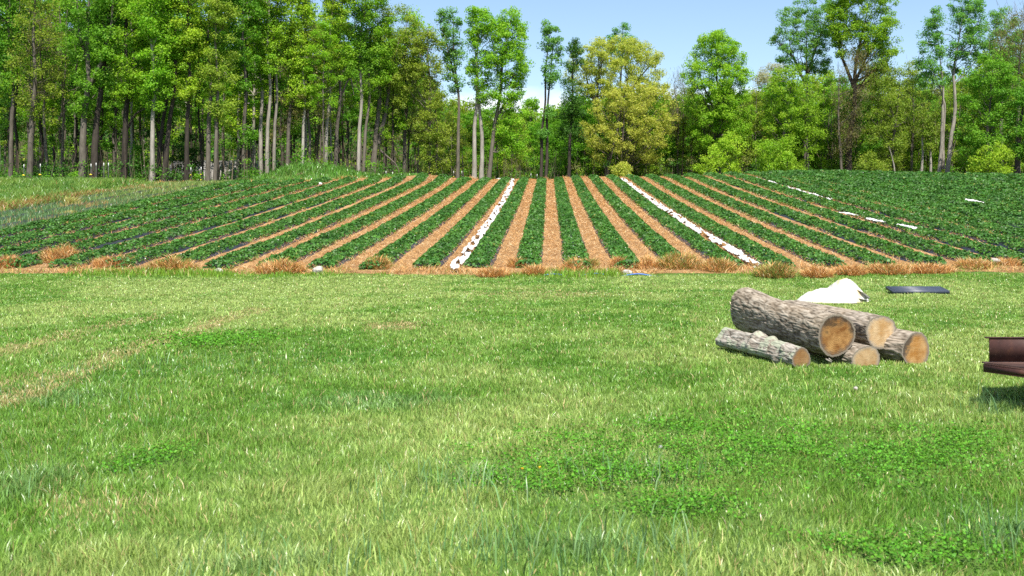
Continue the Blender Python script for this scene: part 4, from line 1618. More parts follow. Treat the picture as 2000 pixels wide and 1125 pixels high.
# ------------------------------------------------------------------ trees
SPEC = {  # two leaf colours, leaf size, leaves per clump, clump radius
    "bright": ((0.180, 0.370, 0.020), (0.290, 0.470, 0.030), 0.155, 165, 0.68),
    "yellow": ((0.255, 0.410, 0.026), (0.365, 0.510, 0.036), 0.150, 155, 0.64),
    "mid": ((0.105, 0.275, 0.020), (0.190, 0.375, 0.030), 0.155, 170, 0.68),
    "cool": ((0.110, 0.280, 0.048), (0.195, 0.375, 0.070), 0.150, 140, 0.58),
    "dark": ((0.045, 0.135, 0.020), (0.088, 0.200, 0.028), 0.150, 170, 0.68),
    "olive": ((0.205, 0.305, 0.032), (0.305, 0.390, 0.044), 0.145, 160, 0.68),
    "gold": ((0.410, 0.450, 0.070), (0.530, 0.545, 0.095), 0.150, 185, 0.66),
    "brown": ((0.205, 0.190, 0.075), (0.270, 0.270, 0.095), 0.125, 110, 0.80),
    "cream": ((0.38, 0.36, 0.21), (0.48, 0.46, 0.28), 0.15, 130, 0.85),
}


def crown_leaves(C, rc, spec, nleaf=None, size=None, flat=0.7, seed=0):
    ca, cb, ls, nl, _ = SPEC[spec]
    ls = size or ls
    nl = nleaf or nl
    n = len(C)
    cnt = rng.integers(int(nl * 0.6), int(nl * 1.4), n)
    idx = np.repeat(np.arange(n), cnt)
    N = len(idx)
    d = rng.normal(size=(N, 3))
    d /= np.linalg.norm(d, axis=1)[:, None]
    r = rng.uniform(0, 1, N) ** 0.45
    R = rc * rng.uniform(0.65, 1.25, n)
    off = d * (r * R[idx])[:, None] * np.array([1, 1, flat])
    # break each clump into smaller sprays
    off += 0.22 * np.stack([vnoise(idx * 3.7 + off[:, 0] * 3, off[:, 2] * 3, 801), vnoise(idx * 1.9 + off[:, 1] * 3, off[:, 0] * 3, 802), vnoise(idx * 2.3 + off[:, 2] * 3, off[:, 1] * 3, 803)], -1) - 0.11
    p = C[idx] + off
    nrm = d * 0.45 + np.array([0, -0.15, 0.6]) + 0.6 * rng.normal(size=(N, 3))
    v, f = leaf_quads(p, ls * rng.uniform(0.6, 1.3, N), nrm, 0.66, 0.12)
    t = np.clip(rng.uniform(0, 1, n)[idx] * 0.7 + 0.3 * rng.uniform(0, 1, N), 0, 1)
    c = mixc(np.broadcast_to(ca, (N, 3)), np.broadcast_to(cb, (N, 3)), t)
    c = np.clip(c * (1 + 0.13 * rng.normal(size=(N, 1))) * (1 + 0.05 * rng.normal(size=(N, 3))), 0.004, 0.9)
    return v, f, np.repeat(c, 4, 0)


def wander(pts, n, amp, seed):
    pts = np.asarray(pts, float)
    d = np.concatenate([[0], np.cumsum(np.linalg.norm(np.diff(pts, axis=0), axis=1))])
    s = np.linspace(0, d[-1], n)
    P = np.stack([np.interp(s, d, pts[:, k]) for k in range(3)], -1)
    # soften corners
    for _ in range(2):
        P[1:-1] = 0.25 * P[:-2] + 0.5 * P[1:-1] + 0.25 * P[2:]
    e = np.minimum(1, s / (0.15 * d[-1] + 1e-6))
    P[:, 0] += amp * e * (fbm(s * 0.25, seed * 1.3, 811, 3) - 0.5) * 2
    P[:, 1] += amp * e * (fbm(s * 0.25, seed * 2.1 + 40, 812, 3) - 0.5) * 2
    return P, s / d[-1]


def build_tree_meshes(trunks, C, spec, rc=None, nleaf=None, leaf_size=None, limb_frac=0.2, bark="bark", twigs=0, zmin=0.2, seed=0, flat=0.7):
    """trunks: list of (points, r0, r1); C: clump centres. Returns (trunk mesh, crown mesh)."""
    mb = MB()
    T, TR = [], []
    for k, (pts, r0, r1) in enumerate(trunks):
        P, s = wander(pts, 26, 0.012 * np.linalg.norm(np.asarray(pts[-1]) - np.asarray(pts[0])), seed + k)
        rad = r0 * (1 - s) ** 0.8 + r1
        rad = rad + r0 * 0.45 * np.exp(-s * 26)
        mb.tube(P, rad, 9, cap=False)
        T.append(P)
        TR.append(rad)
    T = np.concatenate(T)
    TR = np.concatenate(TR)
    zlo = T[:, 2].min()
    zhi = T[:, 2].max()
    n = len(C)
    order = rng.permutation(n)
    nl = max(5, int(n * limb_frac))
    L, LR = [], []
    for q, ci in enumerate(order):
        c = C[ci]
        if q < nl:
            dh = np.hypot(T[:, 0] - c[0], T[:, 1] - c[1])
            want = c[2] - np.clip(dh * rng.uniform(0.5, 1.25), 0.3, 0.45 * (zhi - zlo))
            cost = np.abs(T[:, 2] - np.maximum(want, zlo + zmin * (zhi - zlo))) + 0.6 * dh
            a = int(np.argmin(cost))
            p = T[a]
            d = c - p
            ln = np.linalg.norm(d)
            ctrl = p + d * np.array([0.55, 0.55, 0.30]) + rng.normal(size=3) * 0.06 * ln
            t = np.linspace(0, 1, 7)[:, None]
            P = (1 - t) ** 2 * p + 2 * t * (1 - t) * ctrl + t ** 2 * c
            P[1:-1] += rng.normal(size=(5, 3)) * 0.02 * ln
            ra = min(TR[a] * 0.55, 0.016 * ln + 0.015)
            rad = np.linspace(ra, 0.014, 7)
            mb.tube(P, rad, 5, cap=False)
            L.append(P[2:])
            LR.append(rad[2:])
        else:
            if q == nl:
                LL = np.concatenate(L + [T[T[:, 2] > zlo + max(0.35, zmin) * (zhi - zlo)]])
                RR = np.concatenate(LR + [TR[T[:, 2] > zlo + max(0.35, zmin) * (zhi - zlo)]])
            dd = np.linalg.norm(LL - c, axis=1) + 0.8 * np.clip(LL[:, 2] - c[2] + 0.2, 0, None)
            a = int(np.argmin(dd))
            p = LL[a]
            d = c - p
            ln = np.linalg.norm(d)
            mid = p + d * np.array([0.55, 0.55, 0.4]) + rng.normal(size=3) * 0.07 * ln
            mb.tube([p, mid, c], np.array([min(RR[a] * 0.7, 0.03), 0.018, 0.009]), 3, cap=False)
    trunk = mb.mesh("trunk", [MAT[bark]], True)
    v, f, c = crown_leaves(C, rc or SPEC[spec][4], spec, nleaf, leaf_size, flat, seed)
    if twigs:
        k = rng.integers(0, n, twigs)
        p = C[k] + rng.normal(size=(twigs, 3)) * 0.6
        a = rng.uniform(0, 2 * math.pi, twigs)
        ln = rng.uniform(0.4, 1.3, twigs)
        d = np.stack([np.cos(a) * 0.5, np.sin(a) * 0.5, rng.uniform(-0.1, 0.9, twigs)], -1) * ln[:, None]
        sd = np.stack([-np.sin(a), np.cos(a), np.zeros(twigs)], -1) * 0.014
        tv = np.stack([p - sd, p + sd, p + d + sd * 0.3, p + d - sd * 0.3], 1).reshape(-1, 3)
        tc = np.repeat(jitter_col((0.17, 0.13, 0.085), twigs, 0.25, 0.06), 4, 0)
        f = np.concatenate([f, np.arange(twigs * 4).reshape(-1, 4) + len(v)])
        v = np.concatenate([v, tv])
        c = np.concatenate([c, tc])
    crown = mesh_np("crown", v, [f], col=c, mats=[MAT["leaf"]])
    return trunk, crown


def hero(label, spec, Y, trunks, crown, dens=1.0, bark="bark", name="tree", cat="tree", group=None, yoff=0.0, **kw):
    """trunks: list of (diameter px, [(px,py), ...] from the foot up); crown: list of profiles [(py, xl, xr), ...]"""
    s = Y / F
    bx = PX(trunks[0][1][0][0], Y)
    zg = float(terrain(bx, Y))
    tr = []
    for k, (dpx, pts) in enumerate(trunks):
        P = [(PX(p[0], Y) - bx, yoff + (0.25 * k if k else 0.0), PZ(p[1], Y) - zg) for p in pts]
        P[0] = (P[0][0], P[0][1], min(P[0][2], float(terrain(bx + P[0][0], Y)) - zg) - 0.25) if P[0][2] < 1.5 else P[0]
        r = dpx * s * 0.5
        tr.append((P, r, 0.02))
    C = []
    for prof in crown:
        prof = np.array(prof, float)
        prof = prof[np.argsort(prof[:, 0])]
        yy = np.linspace(prof[0, 0], prof[-1, 0], 200)
        xl = np.interp(yy, prof[:, 0], prof[:, 1])
        xr = np.interp(yy, prof[:, 0], prof[:, 2])
        area = np.trapz(xr - xl, yy) * s * s
        n = max(6, int(area * 2.75 * dens))
        w = (xr - xl) + 1e-6
        k = rng.choice(200, n, p=w / w.sum())
        hw = (xr - xl)[k] * 0.5 * s
        cx = (xr + xl)[k] * 0.5
        rcl = kw.get("rc") or SPEC[spec][4]
        a = rng.uniform(0, 2 * math.pi, n)
        r = rng.uniform(0, 1, n) ** 0.42 * np.clip(hw - rcl * 0.55, 0.15, None)
        x = PX(cx, Y) - bx + np.cos(a) * r
        y = yoff + np.sin(a) * np.minimum(r, 4.2)
        z = PZ(yy[k], Y) - zg
        C.append(np.stack([x, y, z], -1))
    C = np.concatenate(C)
    tm, cm = build_tree_meshes(tr, C, spec, bark=bark, **kw)
    t = thing(name, label, cat, (bx, Y, zg), group)
    link("trunk", tm, t)
    link("crown", cm, t)
    return t


def build_heroes():
    H = hero
    # --- the left wood's front rank, from the left frame edge
    H("tree at the left frame edge with green crown above a thin dark trunk", "mid", 77, [(8, [(20, 352), (22, 200), (14, -80)])], [[(-110, -10, 50), (-20, -45, 70), (90, -40, 60), (170, -10, 40)]], 0.9)
    H("tree with bronze olive leaves low on its trunk, left part of the left wood", "olive", 74.5, [(11, [(57, 353), (61, 230), (66, 100), (70, -60)])], [[(-70, 40, 100), (20, 20, 130), (60, 10, 135), (150, 10, 135), (215, 40, 120), (240, 70, 110)]], 0.75, twigs=500, nleaf=75)
    H("slim leaning trunk tree with few brown leaves, right of the bronze olive tree", "brown", 78, [(6, [(96, 352), (86, 250), (80, 150), (78, 40)])], [[(40, 55, 110), (120, 45, 125), (210, 60, 120)]], 0.7, twigs=500)
    H("tree with the thickest grey trunk of the left wood, olive leaves halfway up", "mid", 74, [(14, [(160, 353), (162, 240), (170, 120), (176, -70)]), (7, [(170, 170), (196, 120), (215, 50), (225, -50)]), (6, [(168, 130), (150, 70), (140, -40)])],
      [[(-110, 120, 230), (-20, 105, 245), (60, 115, 240), (140, 130, 230), (180, 150, 215)], [(195, 140, 195), (212, 135, 200), (232, 145, 190)]], 0.85)
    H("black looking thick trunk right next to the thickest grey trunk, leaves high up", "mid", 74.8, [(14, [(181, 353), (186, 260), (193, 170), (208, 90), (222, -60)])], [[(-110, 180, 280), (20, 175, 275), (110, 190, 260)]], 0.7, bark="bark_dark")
    H("tree with a long bare broken limb reaching right and a dark trunk", "bright", 75, [(12, [(241, 353), (244, 260), (245, 160), (250, -70)]), (4, [(246, 250), (262, 222), (282, 210), (300, 206)]), (4, [(246, 172), (214, 196), (226, 184), (258, 160)])],
      [[(-110, 205, 320), (0, 210, 310), (90, 205, 300), (150, 200, 295), (190, 215, 275)]], 0.75, bark="bark_dark")
    H("tree with a sunlit pale lower trunk and bright yellow green lower leaves, left wood", "bright", 74, [(9, [(297, 353), (297, 260), (298, 150), (296, -60)])], [[(-110, 250, 350), (20, 255, 355), (110, 258, 350), (180, 270, 335), (215, 285, 330)]], 0.85, bark="bark_pale")
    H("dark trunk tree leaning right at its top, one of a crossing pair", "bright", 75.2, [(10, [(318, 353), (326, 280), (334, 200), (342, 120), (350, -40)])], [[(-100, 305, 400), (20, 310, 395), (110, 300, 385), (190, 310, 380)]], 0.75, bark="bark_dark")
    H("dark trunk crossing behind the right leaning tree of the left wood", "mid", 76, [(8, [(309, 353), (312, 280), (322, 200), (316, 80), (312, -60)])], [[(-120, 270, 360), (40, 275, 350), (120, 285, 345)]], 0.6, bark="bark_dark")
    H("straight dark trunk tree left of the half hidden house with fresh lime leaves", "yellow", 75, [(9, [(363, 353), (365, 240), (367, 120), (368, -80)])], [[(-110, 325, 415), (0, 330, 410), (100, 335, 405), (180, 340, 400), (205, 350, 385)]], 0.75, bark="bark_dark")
    H("ruddy dark trunk tree standing before the half hidden house", "mid", 76, [(9, [(405, 352), (407, 230), (408, 100), (408, -80)])], [[(-110, 370, 450), (20, 365, 455), (110, 375, 445)]], 0.75)
    H("tree with tan yellow lower leaves and a slender trunk, right of the house", "olive", 75, [(7, [(419, 352), (422, 260), (421, 150), (424, -50)])], [[(-80, 385, 470), (40, 385, 470), (130, 390, 475), (200, 400, 470), (245, 425, 455)]], 0.75)
    H("grey trunk tree with leaves starting halfway, behind the mound's left foot", "mid", 78, [(8, [(474, 350), (476, 260), (476, 150), (474, -60)])], [[(-120, 430, 525), (20, 435, 520), (120, 440, 515), (170, 455, 500)], [(255, 465, 500), (285, 470, 495)]], 0.7)
    H("pale trunk, left of three close pale trunks above the mound", "bright", 81, [(8, [(509, 350), (508, 240), (506, 120), (508, -60)])], [[(-100, 475, 540), (40, 470, 545), (130, 480, 535), (175, 490, 525)]], 0.75, bark="bark_pale")
    H("brightest pale trunk, middle of three close pale trunks above the mound", "bright", 80.5, [(7.5, [(520, 350), (522, 240), (525, 120), (524, -60)])], [[(-100, 495, 565), (50, 490, 560), (140, 500, 555)]], 0.65, bark="bark_pale")
    H("thinner pale trunk, right of three close pale trunks above the mound", "yellow", 81, [(6.5, [(533, 350), (536, 240), (538, 120), (540, -40)])], [[(-100, 510, 590), (50, 515, 590), (140, 520, 580)]], 0.7, bark="bark_pale")
    H("tree behind the root stump with a dull grey trunk and yellow green crown", "yellow", 82, [(8, [(560, 350), (563, 240), (566, 120), (570, -50)])], [[(-100, 535, 618), (40, 530, 612), (130, 545, 610), (210, 555, 615)]], 0.8)
    H("pale thin trunk tree directly above the root stump", "yellow", 82, [(6, [(589, 350), (592, 240), (590, 120), (590, -30)])], [[(-60, 560, 618), (60, 555, 622), (150, 560, 625), (205, 570, 640)]], 0.7, bark="bark_pale")
    H("pale wavy trunk tree with a low yellow leaf spray, left of the sky slit", "yellow", 83, [(7.5, [(634, 350), (637, 260), (638, 210), (644, 100), (650, -40)])], [[(-110, 625, 700), (20, 622, 695), (110, 615, 680), (170, 600, 660), (215, 605, 650)]], 0.7, bark="bark_pale")
    H("grey trunk tree with drooping bare limbs right of the sky slit", "bright", 84, [(8, [(654, 352), (657, 260), (660, 190), (664, 90), (668, -60)]), (4, [(660, 200), (676, 160), (684, 150), (690, 185)])], [[(-120, 622, 720), (0, 625, 725), (90, 635, 715), (150, 640, 700)]], 0.85)
    H("left one of two pale near trunks beside the dark forked tree", "mid", 86, [(7.5, [(698, 353), (701, 260), (703, 160), (706, 20), (706, -20)])], [[(-30, 670, 742), (60, 668, 748), (140, 680, 740)]], 0.9, bark="bark_pale")
    H("right one of two pale near trunks beside the dark forked tree", "bright", 86.5, [(6.5, [(707, 353), (713, 260), (718, 190), (724, 60), (735, 5)])], [[(-20, 700, 760), (40, 705, 775), (110, 715, 780), (190, 700, 770)]], 0.8)
    H("forked tree with two big dark limbs spreading from a thick base, left of centre", "olive", 88, [(12, [(724, 354), (732, 290), (736, 230), (740, 150), (746, 30)]), (8, [(738, 280), (752, 220), (760, 160), (785, 60)]), (4, [(740, 292), (772, 320), (780, 340)])],
      [[(20, 725, 800), (50, 730, 830), (110, 735, 830), (170, 740, 800), (215, 770, 800)]], 0.85)
    H("tree with airy crown reaching the sky, right of the dark forked tree", "bright", 90, [(8, [(789, 356), (790, 240), (792, 150), (794, 30)])], [[(14, 770, 815), (40, 755, 840), (90, 750, 850), (140, 765, 840)]], 0.9)
    H("amber green rounded tree hiding its trunk, left of the thin dark tree of centre", "olive", 88, [(7, [(838, 356), (838, 250), (838, 150), (836, 60)]), (5, [(850, 356), (852, 250), (850, 150)])],
      [[(55, 815, 850), (85, 800, 868), (140, 790, 875), (220, 790, 880), (280, 800, 885), (330, 820, 890)]], 0.95, twigs=900)
    H("thin dark tree with ragged cool green crown, left of the twin pale trunks", "cool", 90, [(7, [(893, 357), (895, 240), (890, 140), (884, 30)]), (4, [(892, 170), (872, 90), (866, 40)])], [[(20, 855, 890), (50, 845, 915), (90, 845, 915), (130, 860, 905), (180, 870, 910)]], 1.25)
    H("tall full green tree on twin pale trunks at the centre left", "bright", 91, [(9, [(926, 357), (926, 260), (930, 150), (938, 40)]), (8.5, [(940, 357), (940, 260), (934, 150), (925, 50)])],
      [[(22, 905, 955), (50, 905, 985), (100, 900, 990), (150, 905, 985), (200, 930, 985)]], 1.35, bark="bark_pale")
    H("full green tree leaning right on a grey trunk, next to the twin pale trunks", "bright", 92, [(8.5, [(953, 358), (960, 290), (968, 220), (984, 120), (998, 30)]), (5, [(968, 235), (985, 200), (1010, 185)])],
      [[(18, 970, 1018), (45, 960, 1038), (90, 955, 1046), (140, 960, 1040), (190, 970, 1032), (250, 960, 1036), (300, 975, 1040)]], 1.35)
    H("slim tall tree with two dark parallel trunks standing alone against the sky gap", "cool", 98.5, [(6, [(1056, 358), (1058, 250), (1066, 150), (1074, 60)]), (6, [(1066, 358), (1068, 250), (1076, 150), (1084, 70)])],
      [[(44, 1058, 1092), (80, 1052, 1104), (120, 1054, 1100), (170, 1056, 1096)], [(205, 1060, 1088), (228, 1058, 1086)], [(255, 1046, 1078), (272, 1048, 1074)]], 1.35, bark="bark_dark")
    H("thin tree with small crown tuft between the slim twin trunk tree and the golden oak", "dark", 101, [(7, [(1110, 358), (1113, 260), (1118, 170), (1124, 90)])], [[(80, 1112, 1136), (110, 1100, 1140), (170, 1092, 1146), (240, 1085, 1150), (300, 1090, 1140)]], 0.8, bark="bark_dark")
    H("cool green treetop poking above the golden oak's dome", "cool", 120, [(8, [(1214, 358), (1214, 240), (1212, 140), (1214, 60)])], [[(46, 1204, 1226), (62, 1184, 1242), (90, 1180, 1244), (130, 1190, 1240)]], 1.3)
    H("broad domed golden oak whose crown forms a wide arch against the sky", "gold", 110, [(9, [(1186, 358), (1178, 280), (1166, 210), (1170, 150), (1180, 100)]), (7, [(1210, 358), (1214, 260), (1224, 180), (1236, 110)]), (5, [(1168, 205), (1150, 170), (1140, 120)]), (5, [(1222, 190), (1250, 150), (1278, 120)])],
      [[(80, 1160, 1250), (92, 1135, 1275), (110, 1110, 1296), (135, 1098, 1300), (165, 1106, 1312), (190, 1130, 1322)]], 1.5, limb_frac=0.3)
    H("lower golden oak with layered clumps nearly to the ground, leaning dark trunk", "gold", 104, [(10, [(1180, 358), (1190, 310), (1205, 260), (1215, 190)]), (9, [(1212, 358), (1216, 280), (1222, 200)])],
      [[(165, 1190, 1290), (190, 1160, 1320), (225, 1130, 1330), (260, 1125, 1325), (290, 1135, 1310), (318, 1150, 1290)]], 1.25, limb_frac=0.3, nleaf=130)
    H("low golden shrub at the crest under the golden oak's trunks", "gold", 98, [(3, [(1212, 352), (1212, 330)])], [[(322, 1200, 1228), (335, 1188, 1240), (350, 1185, 1242)]], 2.2, name="shrub", cat="shrub", leaf_size=0.15)
    H("bare grey twiggy tree in the notch between the golden oak and the round green tree", "brown", 108, [(5, [(1322, 358), (1324, 260), (1318, 160)]), (4, [(1330, 358), (1335, 270), (1338, 170)])], [[(150, 1305, 1345), (200, 1300, 1350), (280, 1300, 1350)]], 0.7, twigs=1600, nleaf=30)
    H("big rounded bright green tree standing clear against the sky, right of the oak", "bright", 102, [(10, [(1405, 356), (1404, 260), (1402, 160), (1400, 90)]), (5, [(1403, 230), (1375, 170), (1360, 130)]), (5, [(1403, 220), (1430, 160), (1445, 120)])],
      [[(60, 1378, 1420), (75, 1355, 1445), (110, 1335, 1462), (150, 1325, 1472), (200, 1330, 1478), (250, 1340, 1475), (295, 1350, 1460)]], 1.7, limb_frac=0.3)
    H("yellow green shrub along the field edge below the rounded green tree", "yellow", 94, [(3, [(1425, 352), (1425, 320)])], [[(262, 1400, 1450), (290, 1380, 1470), (320, 1345, 1460), (345, 1350, 1450)]], 1.1, name="shrub", cat="shrub")
    H("cream blossoming treetop far behind, right of the rounded green tree", "cream", 125, [(7, [(1500, 356), (1500, 240), (1500, 150)])], [[(128, 1480, 1540), (150, 1468, 1545), (190, 1470, 1530)]], 1.1)
    H("vivid green tree with foliage to the ground, left of the vine wrapped trunk", "bright", 95, [(9, [(1528, 354), (1530, 280), (1535, 220), (1545, 160)]), (7, [(1578, 354), (1577, 280), (1570, 200)])],
      [[(135, 1510, 1590), (170, 1480, 1600), (230, 1475, 1610), (290, 1470, 1610), (340, 1480, 1570)]], 1.25)
    H("tall cool green tree with layered limbs stretching left against the sky", "cool", 104, [(9, [(1572, 356), (1574, 240), (1578, 150), (1572, 60)]), (5, [(1576, 170), (1550, 110), (1520, 80), (1502, 78)]), (5, [(1577, 150), (1600, 80), (1620, 20)])],
      [[(-15, 1560, 1625), (10, 1530, 1640), (35, 1510, 1640), (60, 1505, 1640), (85, 1496, 1640), (105, 1500, 1625), (140, 1540, 1630)]], 1.4, limb_frac=0.3)
    H("massive dark vine wrapped trunk tree with a brown tangle around its middle, right third", "bright", 99, [(14, [(1655, 355), (1658, 270), (1670, 180), (1675, 110), (1690, 20)]), (7, [(1670, 170), (1640, 100), (1635, 40)]), (6, [(1672, 160), (1705, 90), (1730, 40)])],
      [[(-40, 1640, 1750), (0, 1630, 1755), (40, 1640, 1758), (75, 1640, 1762), (110, 1660, 1755), (140, 1680, 1745)], [(-25, 1612, 1660), (50, 1610, 1660), (110, 1625, 1665)]], 1.5, bark="bark_dark", limb_frac=0.3)
    H("brown budding tangle of twigs around the massive vine wrapped trunk", "brown", 97.5, [(6, [(1645, 355), (1640, 280), (1635, 220), (1640, 150)])], [[(95, 1655, 1700), (140, 1625, 1715), (200, 1615, 1710), (260, 1625, 1690), (320, 1630, 1680)]], 0.8, twigs=2600, nleaf=45)
    H("olive green bushy tree right of the massive vine wrapped trunk", "olive", 98, [(6, [(1742, 355), (1745, 270), (1752, 200), (1760, 150)]), (4, [(1748, 230), (1730, 190)])], [[(125, 1705, 1760), (160, 1690, 1775), (220, 1690, 1785), (280, 1690, 1770), (325, 1700, 1760)]], 0.95)
    H("slender tree with a wispy top low in the right sky gap", "olive", 106, [(6, [(1778, 355), (1782, 250), (1785, 150)])], [[(122, 1768, 1800), (150, 1755, 1815), (200, 1760, 1820), (270, 1765, 1820)]], 0.75, twigs=700)
    H("short bare white snag slanting left at the field edge", "brown", 92, [(4.2, [(1750, 350), (1746, 325), (1741, 303), (1737, 290)])], [[(286, 1733, 1741), (294, 1734, 1741)]], 0.6, bark="bark_pale", nleaf=4, name="dead_snag", cat="dead tree")
    H("forked tree with two pale trunks parting near the ground, tall cool green top at right", "cool", 96, [(9, [(1844, 355), (1854, 300), (1862, 230), (1866, 130), (1878, 20)]), (8, [(1830, 355), (1838, 300), (1842, 250), (1846, 170), (1838, 90)]), (5, [(1846, 330), (1846, 280), (1850, 200), (1820, 120)])],
      [[(-15, 1860, 1900), (15, 1845, 1925), (60, 1845, 1930), (100, 1840, 1925), (140, 1850, 1910)], [(18, 1815, 1838), (50, 1795, 1845), (90, 1790, 1850), (130, 1785, 1860), (165, 1790, 1865)]], 1.35, bark="bark_pale", limb_frac=0.3)
    H("pale short trunk tree between the white snag and the forked pale trunks", "olive", 97, [(6, [(1797, 354), (1802, 300), (1800, 230)]), (6, [(1818, 354), (1819, 310), (1815, 240)])], [[(180, 1780, 1830), (230, 1775, 1835), (290, 1785, 1830)]], 0.8, bark="bark_pale", twigs=600)
    H("dense mid green tree with leaves down to the field at the right", "mid", 90, [(9, [(1925, 354), (1928, 260), (1935, 170)])], [[(110, 1905, 1965), (150, 1880, 1985), (210, 1870, 1990), (270, 1865, 1985), (325, 1870, 1960)]], 1.15)
    H("cool green rounded treetop near the right frame edge, behind the dense mid green tree", "cool", 104, [(8, [(1955, 355), (1955, 220), (1955, 90)])], [[(18, 1935, 1975), (45, 1920, 2000), (100, 1915, 2010), (150, 1920, 2000)]], 1.1)
    H("brown budding tree with pale crooked limb at the right frame edge", "brown", 92, [(8, [(1990, 354), (1985, 240), (1992, 140), (2000, 50)]), (4, [(1990, 160), (1970, 130), (1950, 110)])], [[(22, 1960, 2030), (70, 1940, 2040), (130, 1925, 2030), (170, 1940, 2030)]], 0.95, twigs=1800, nleaf=60)
    H("dark green tree cut by the right frame edge with a black trunk base", "mid", 88, [(12, [(1985, 354), (1988, 280), (2000, 180)])], [[(150, 1985, 2060), (210, 1970, 2060), (270, 1960, 2050), (310, 1960, 2030)]], 1.2, bark="bark_dark")
    H("yellow green bush at the foot of the trees near the right frame edge", "yellow", 84, [(3, [(1935, 352), (1938, 320)])], [[(285, 1920, 1965), (310, 1890, 1985), (345, 1890, 1990)]], 1.3, name="shrub", cat="shrub")
    H("light green bush under the vivid green tree by the field edge", "bright", 90, [(3, [(1510, 352), (1512, 320)])], [[(270, 1490, 1545), (300, 1465, 1560), (345, 1465, 1560)]], 1.2, name="shrub", cat="shrub")
    H("small olive bush between the massive vine wrapped trunk and the white snag", "olive", 92, [(3, [(1700, 352), (1700, 330)])], [[(295, 1685, 1735), (320, 1670, 1740), (345, 1670, 1735)]], 1.0, name="shrub", cat="shrub", leaf_size=0.14)
    H("dark leafy sapling under the left wood behind the orange straw heap", "dark", 80, [(3, [(345, 352), (346, 315)])], [[(255, 340, 385), (290, 330, 400), (330, 335, 400)]], 0.9, name="sapling", cat="sapling")
    H("fresh green sapling left of the crossing dark trunks", "mid", 79, [(3, [(270, 352), (268, 320)])], [[(285, 255, 290), (310, 248, 295), (338, 250, 290)]], 1.0, name="sapling", cat="sapling", leaf_size=0.15)
    H("orange tan sapling beside the thin dark tree left of the twin pale trunks", "gold", 95, [(3, [(905, 357), (904, 330), (902, 290)])], [[(255, 885, 920), (290, 870, 920), (325, 880, 925), (345, 885, 920)]], 0.6, name="sapling", cat="sapling", leaf_size=0.14, nleaf=45)


build_heroes()


# trees of the wood behind the front rank: a few shapes, copied one by one
def filler_proto(spec, H, cb, R, bark, dens, twigs=0, lean=0.0, fork=False):
    prof_t = np.array([0, 0.15, 0.4, 0.7, 0.9, 1.0])
    prof_r = np.array([0.35, 0.8, 1.0, 0.85, 0.5, 0.15]) * R
    trunks = [([(0, 0, -0.6), (lean * 0.3, 0.1, H * 0.4), (lean, 0.1, H * 0.97)], 0.0045 * H + 0.035, 0.02)]
    if fork:
        trunks.append(([(lean * 0.25, 0.05, H * 0.35), (lean + R * 0.3, 0.3, H * 0.6), (lean + R * 0.5, 0.2, H * 0.9)], 0.0035 * H, 0.02))
    area = 2 * np.trapz(prof_r, prof_t) * H * (1 - cb)
    n = int(area * dens * 1.75)
    t = rng.beta(1.3, 1.1, n)
    hw = np.interp(t, prof_t, prof_r)
    a = rng.uniform(0, 2 * math.pi, n)
    r = rng.uniform(0, 1, n) ** 0.5 * hw
    C = np.stack([np.cos(a) * r + lean * (cb + t * (1 - cb)), np.sin(a) * r, H * (cb + t * (1 - cb))], -1)
    # a few stray sprays down the trunk
    k = max(2, n // 14)
    zz = rng.uniform(0.04, max(cb, 0.12), k) * H
    a = rng.uniform(0, 2 * math.pi, k)
    C = np.concatenate([C, np.stack([np.cos(a) * 0.9, np.sin(a) * 0.9, zz], -1)])
    return build_tree_meshes(trunks, C, spec, bark=bark, twigs=twigs, nleaf=int(SPEC[spec][3] * 0.75), leaf_size=SPEC[spec][2] * 1.25, rc=0.72, zmin=0.1)


SKY_X = [-200, 0, 560, 600, 622, 640, 720, 760, 830, 865, 900, 1000, 1050, 1100, 1150, 1300, 1340, 1470, 1500, 1600, 1700, 1760, 1800, 1870, 1950, 2000, 2200]
SKY_Y = [-60, -60, -40, -10, 45, 0, 20, 60, 110, 160, 190, 195, 195, 185, 170, 165, 160, 165, 150, 130, 130, 140, 140, 110, 70, 50, 40]


def wood_edge(X):
    X = np.asarray(X, float)
    e = crest_y(X) + 10 + 4 * np.exp(-(X / 14) ** 2)
    return e + smooth(-14, -7, X) * np.clip(103 - e, 0, None)


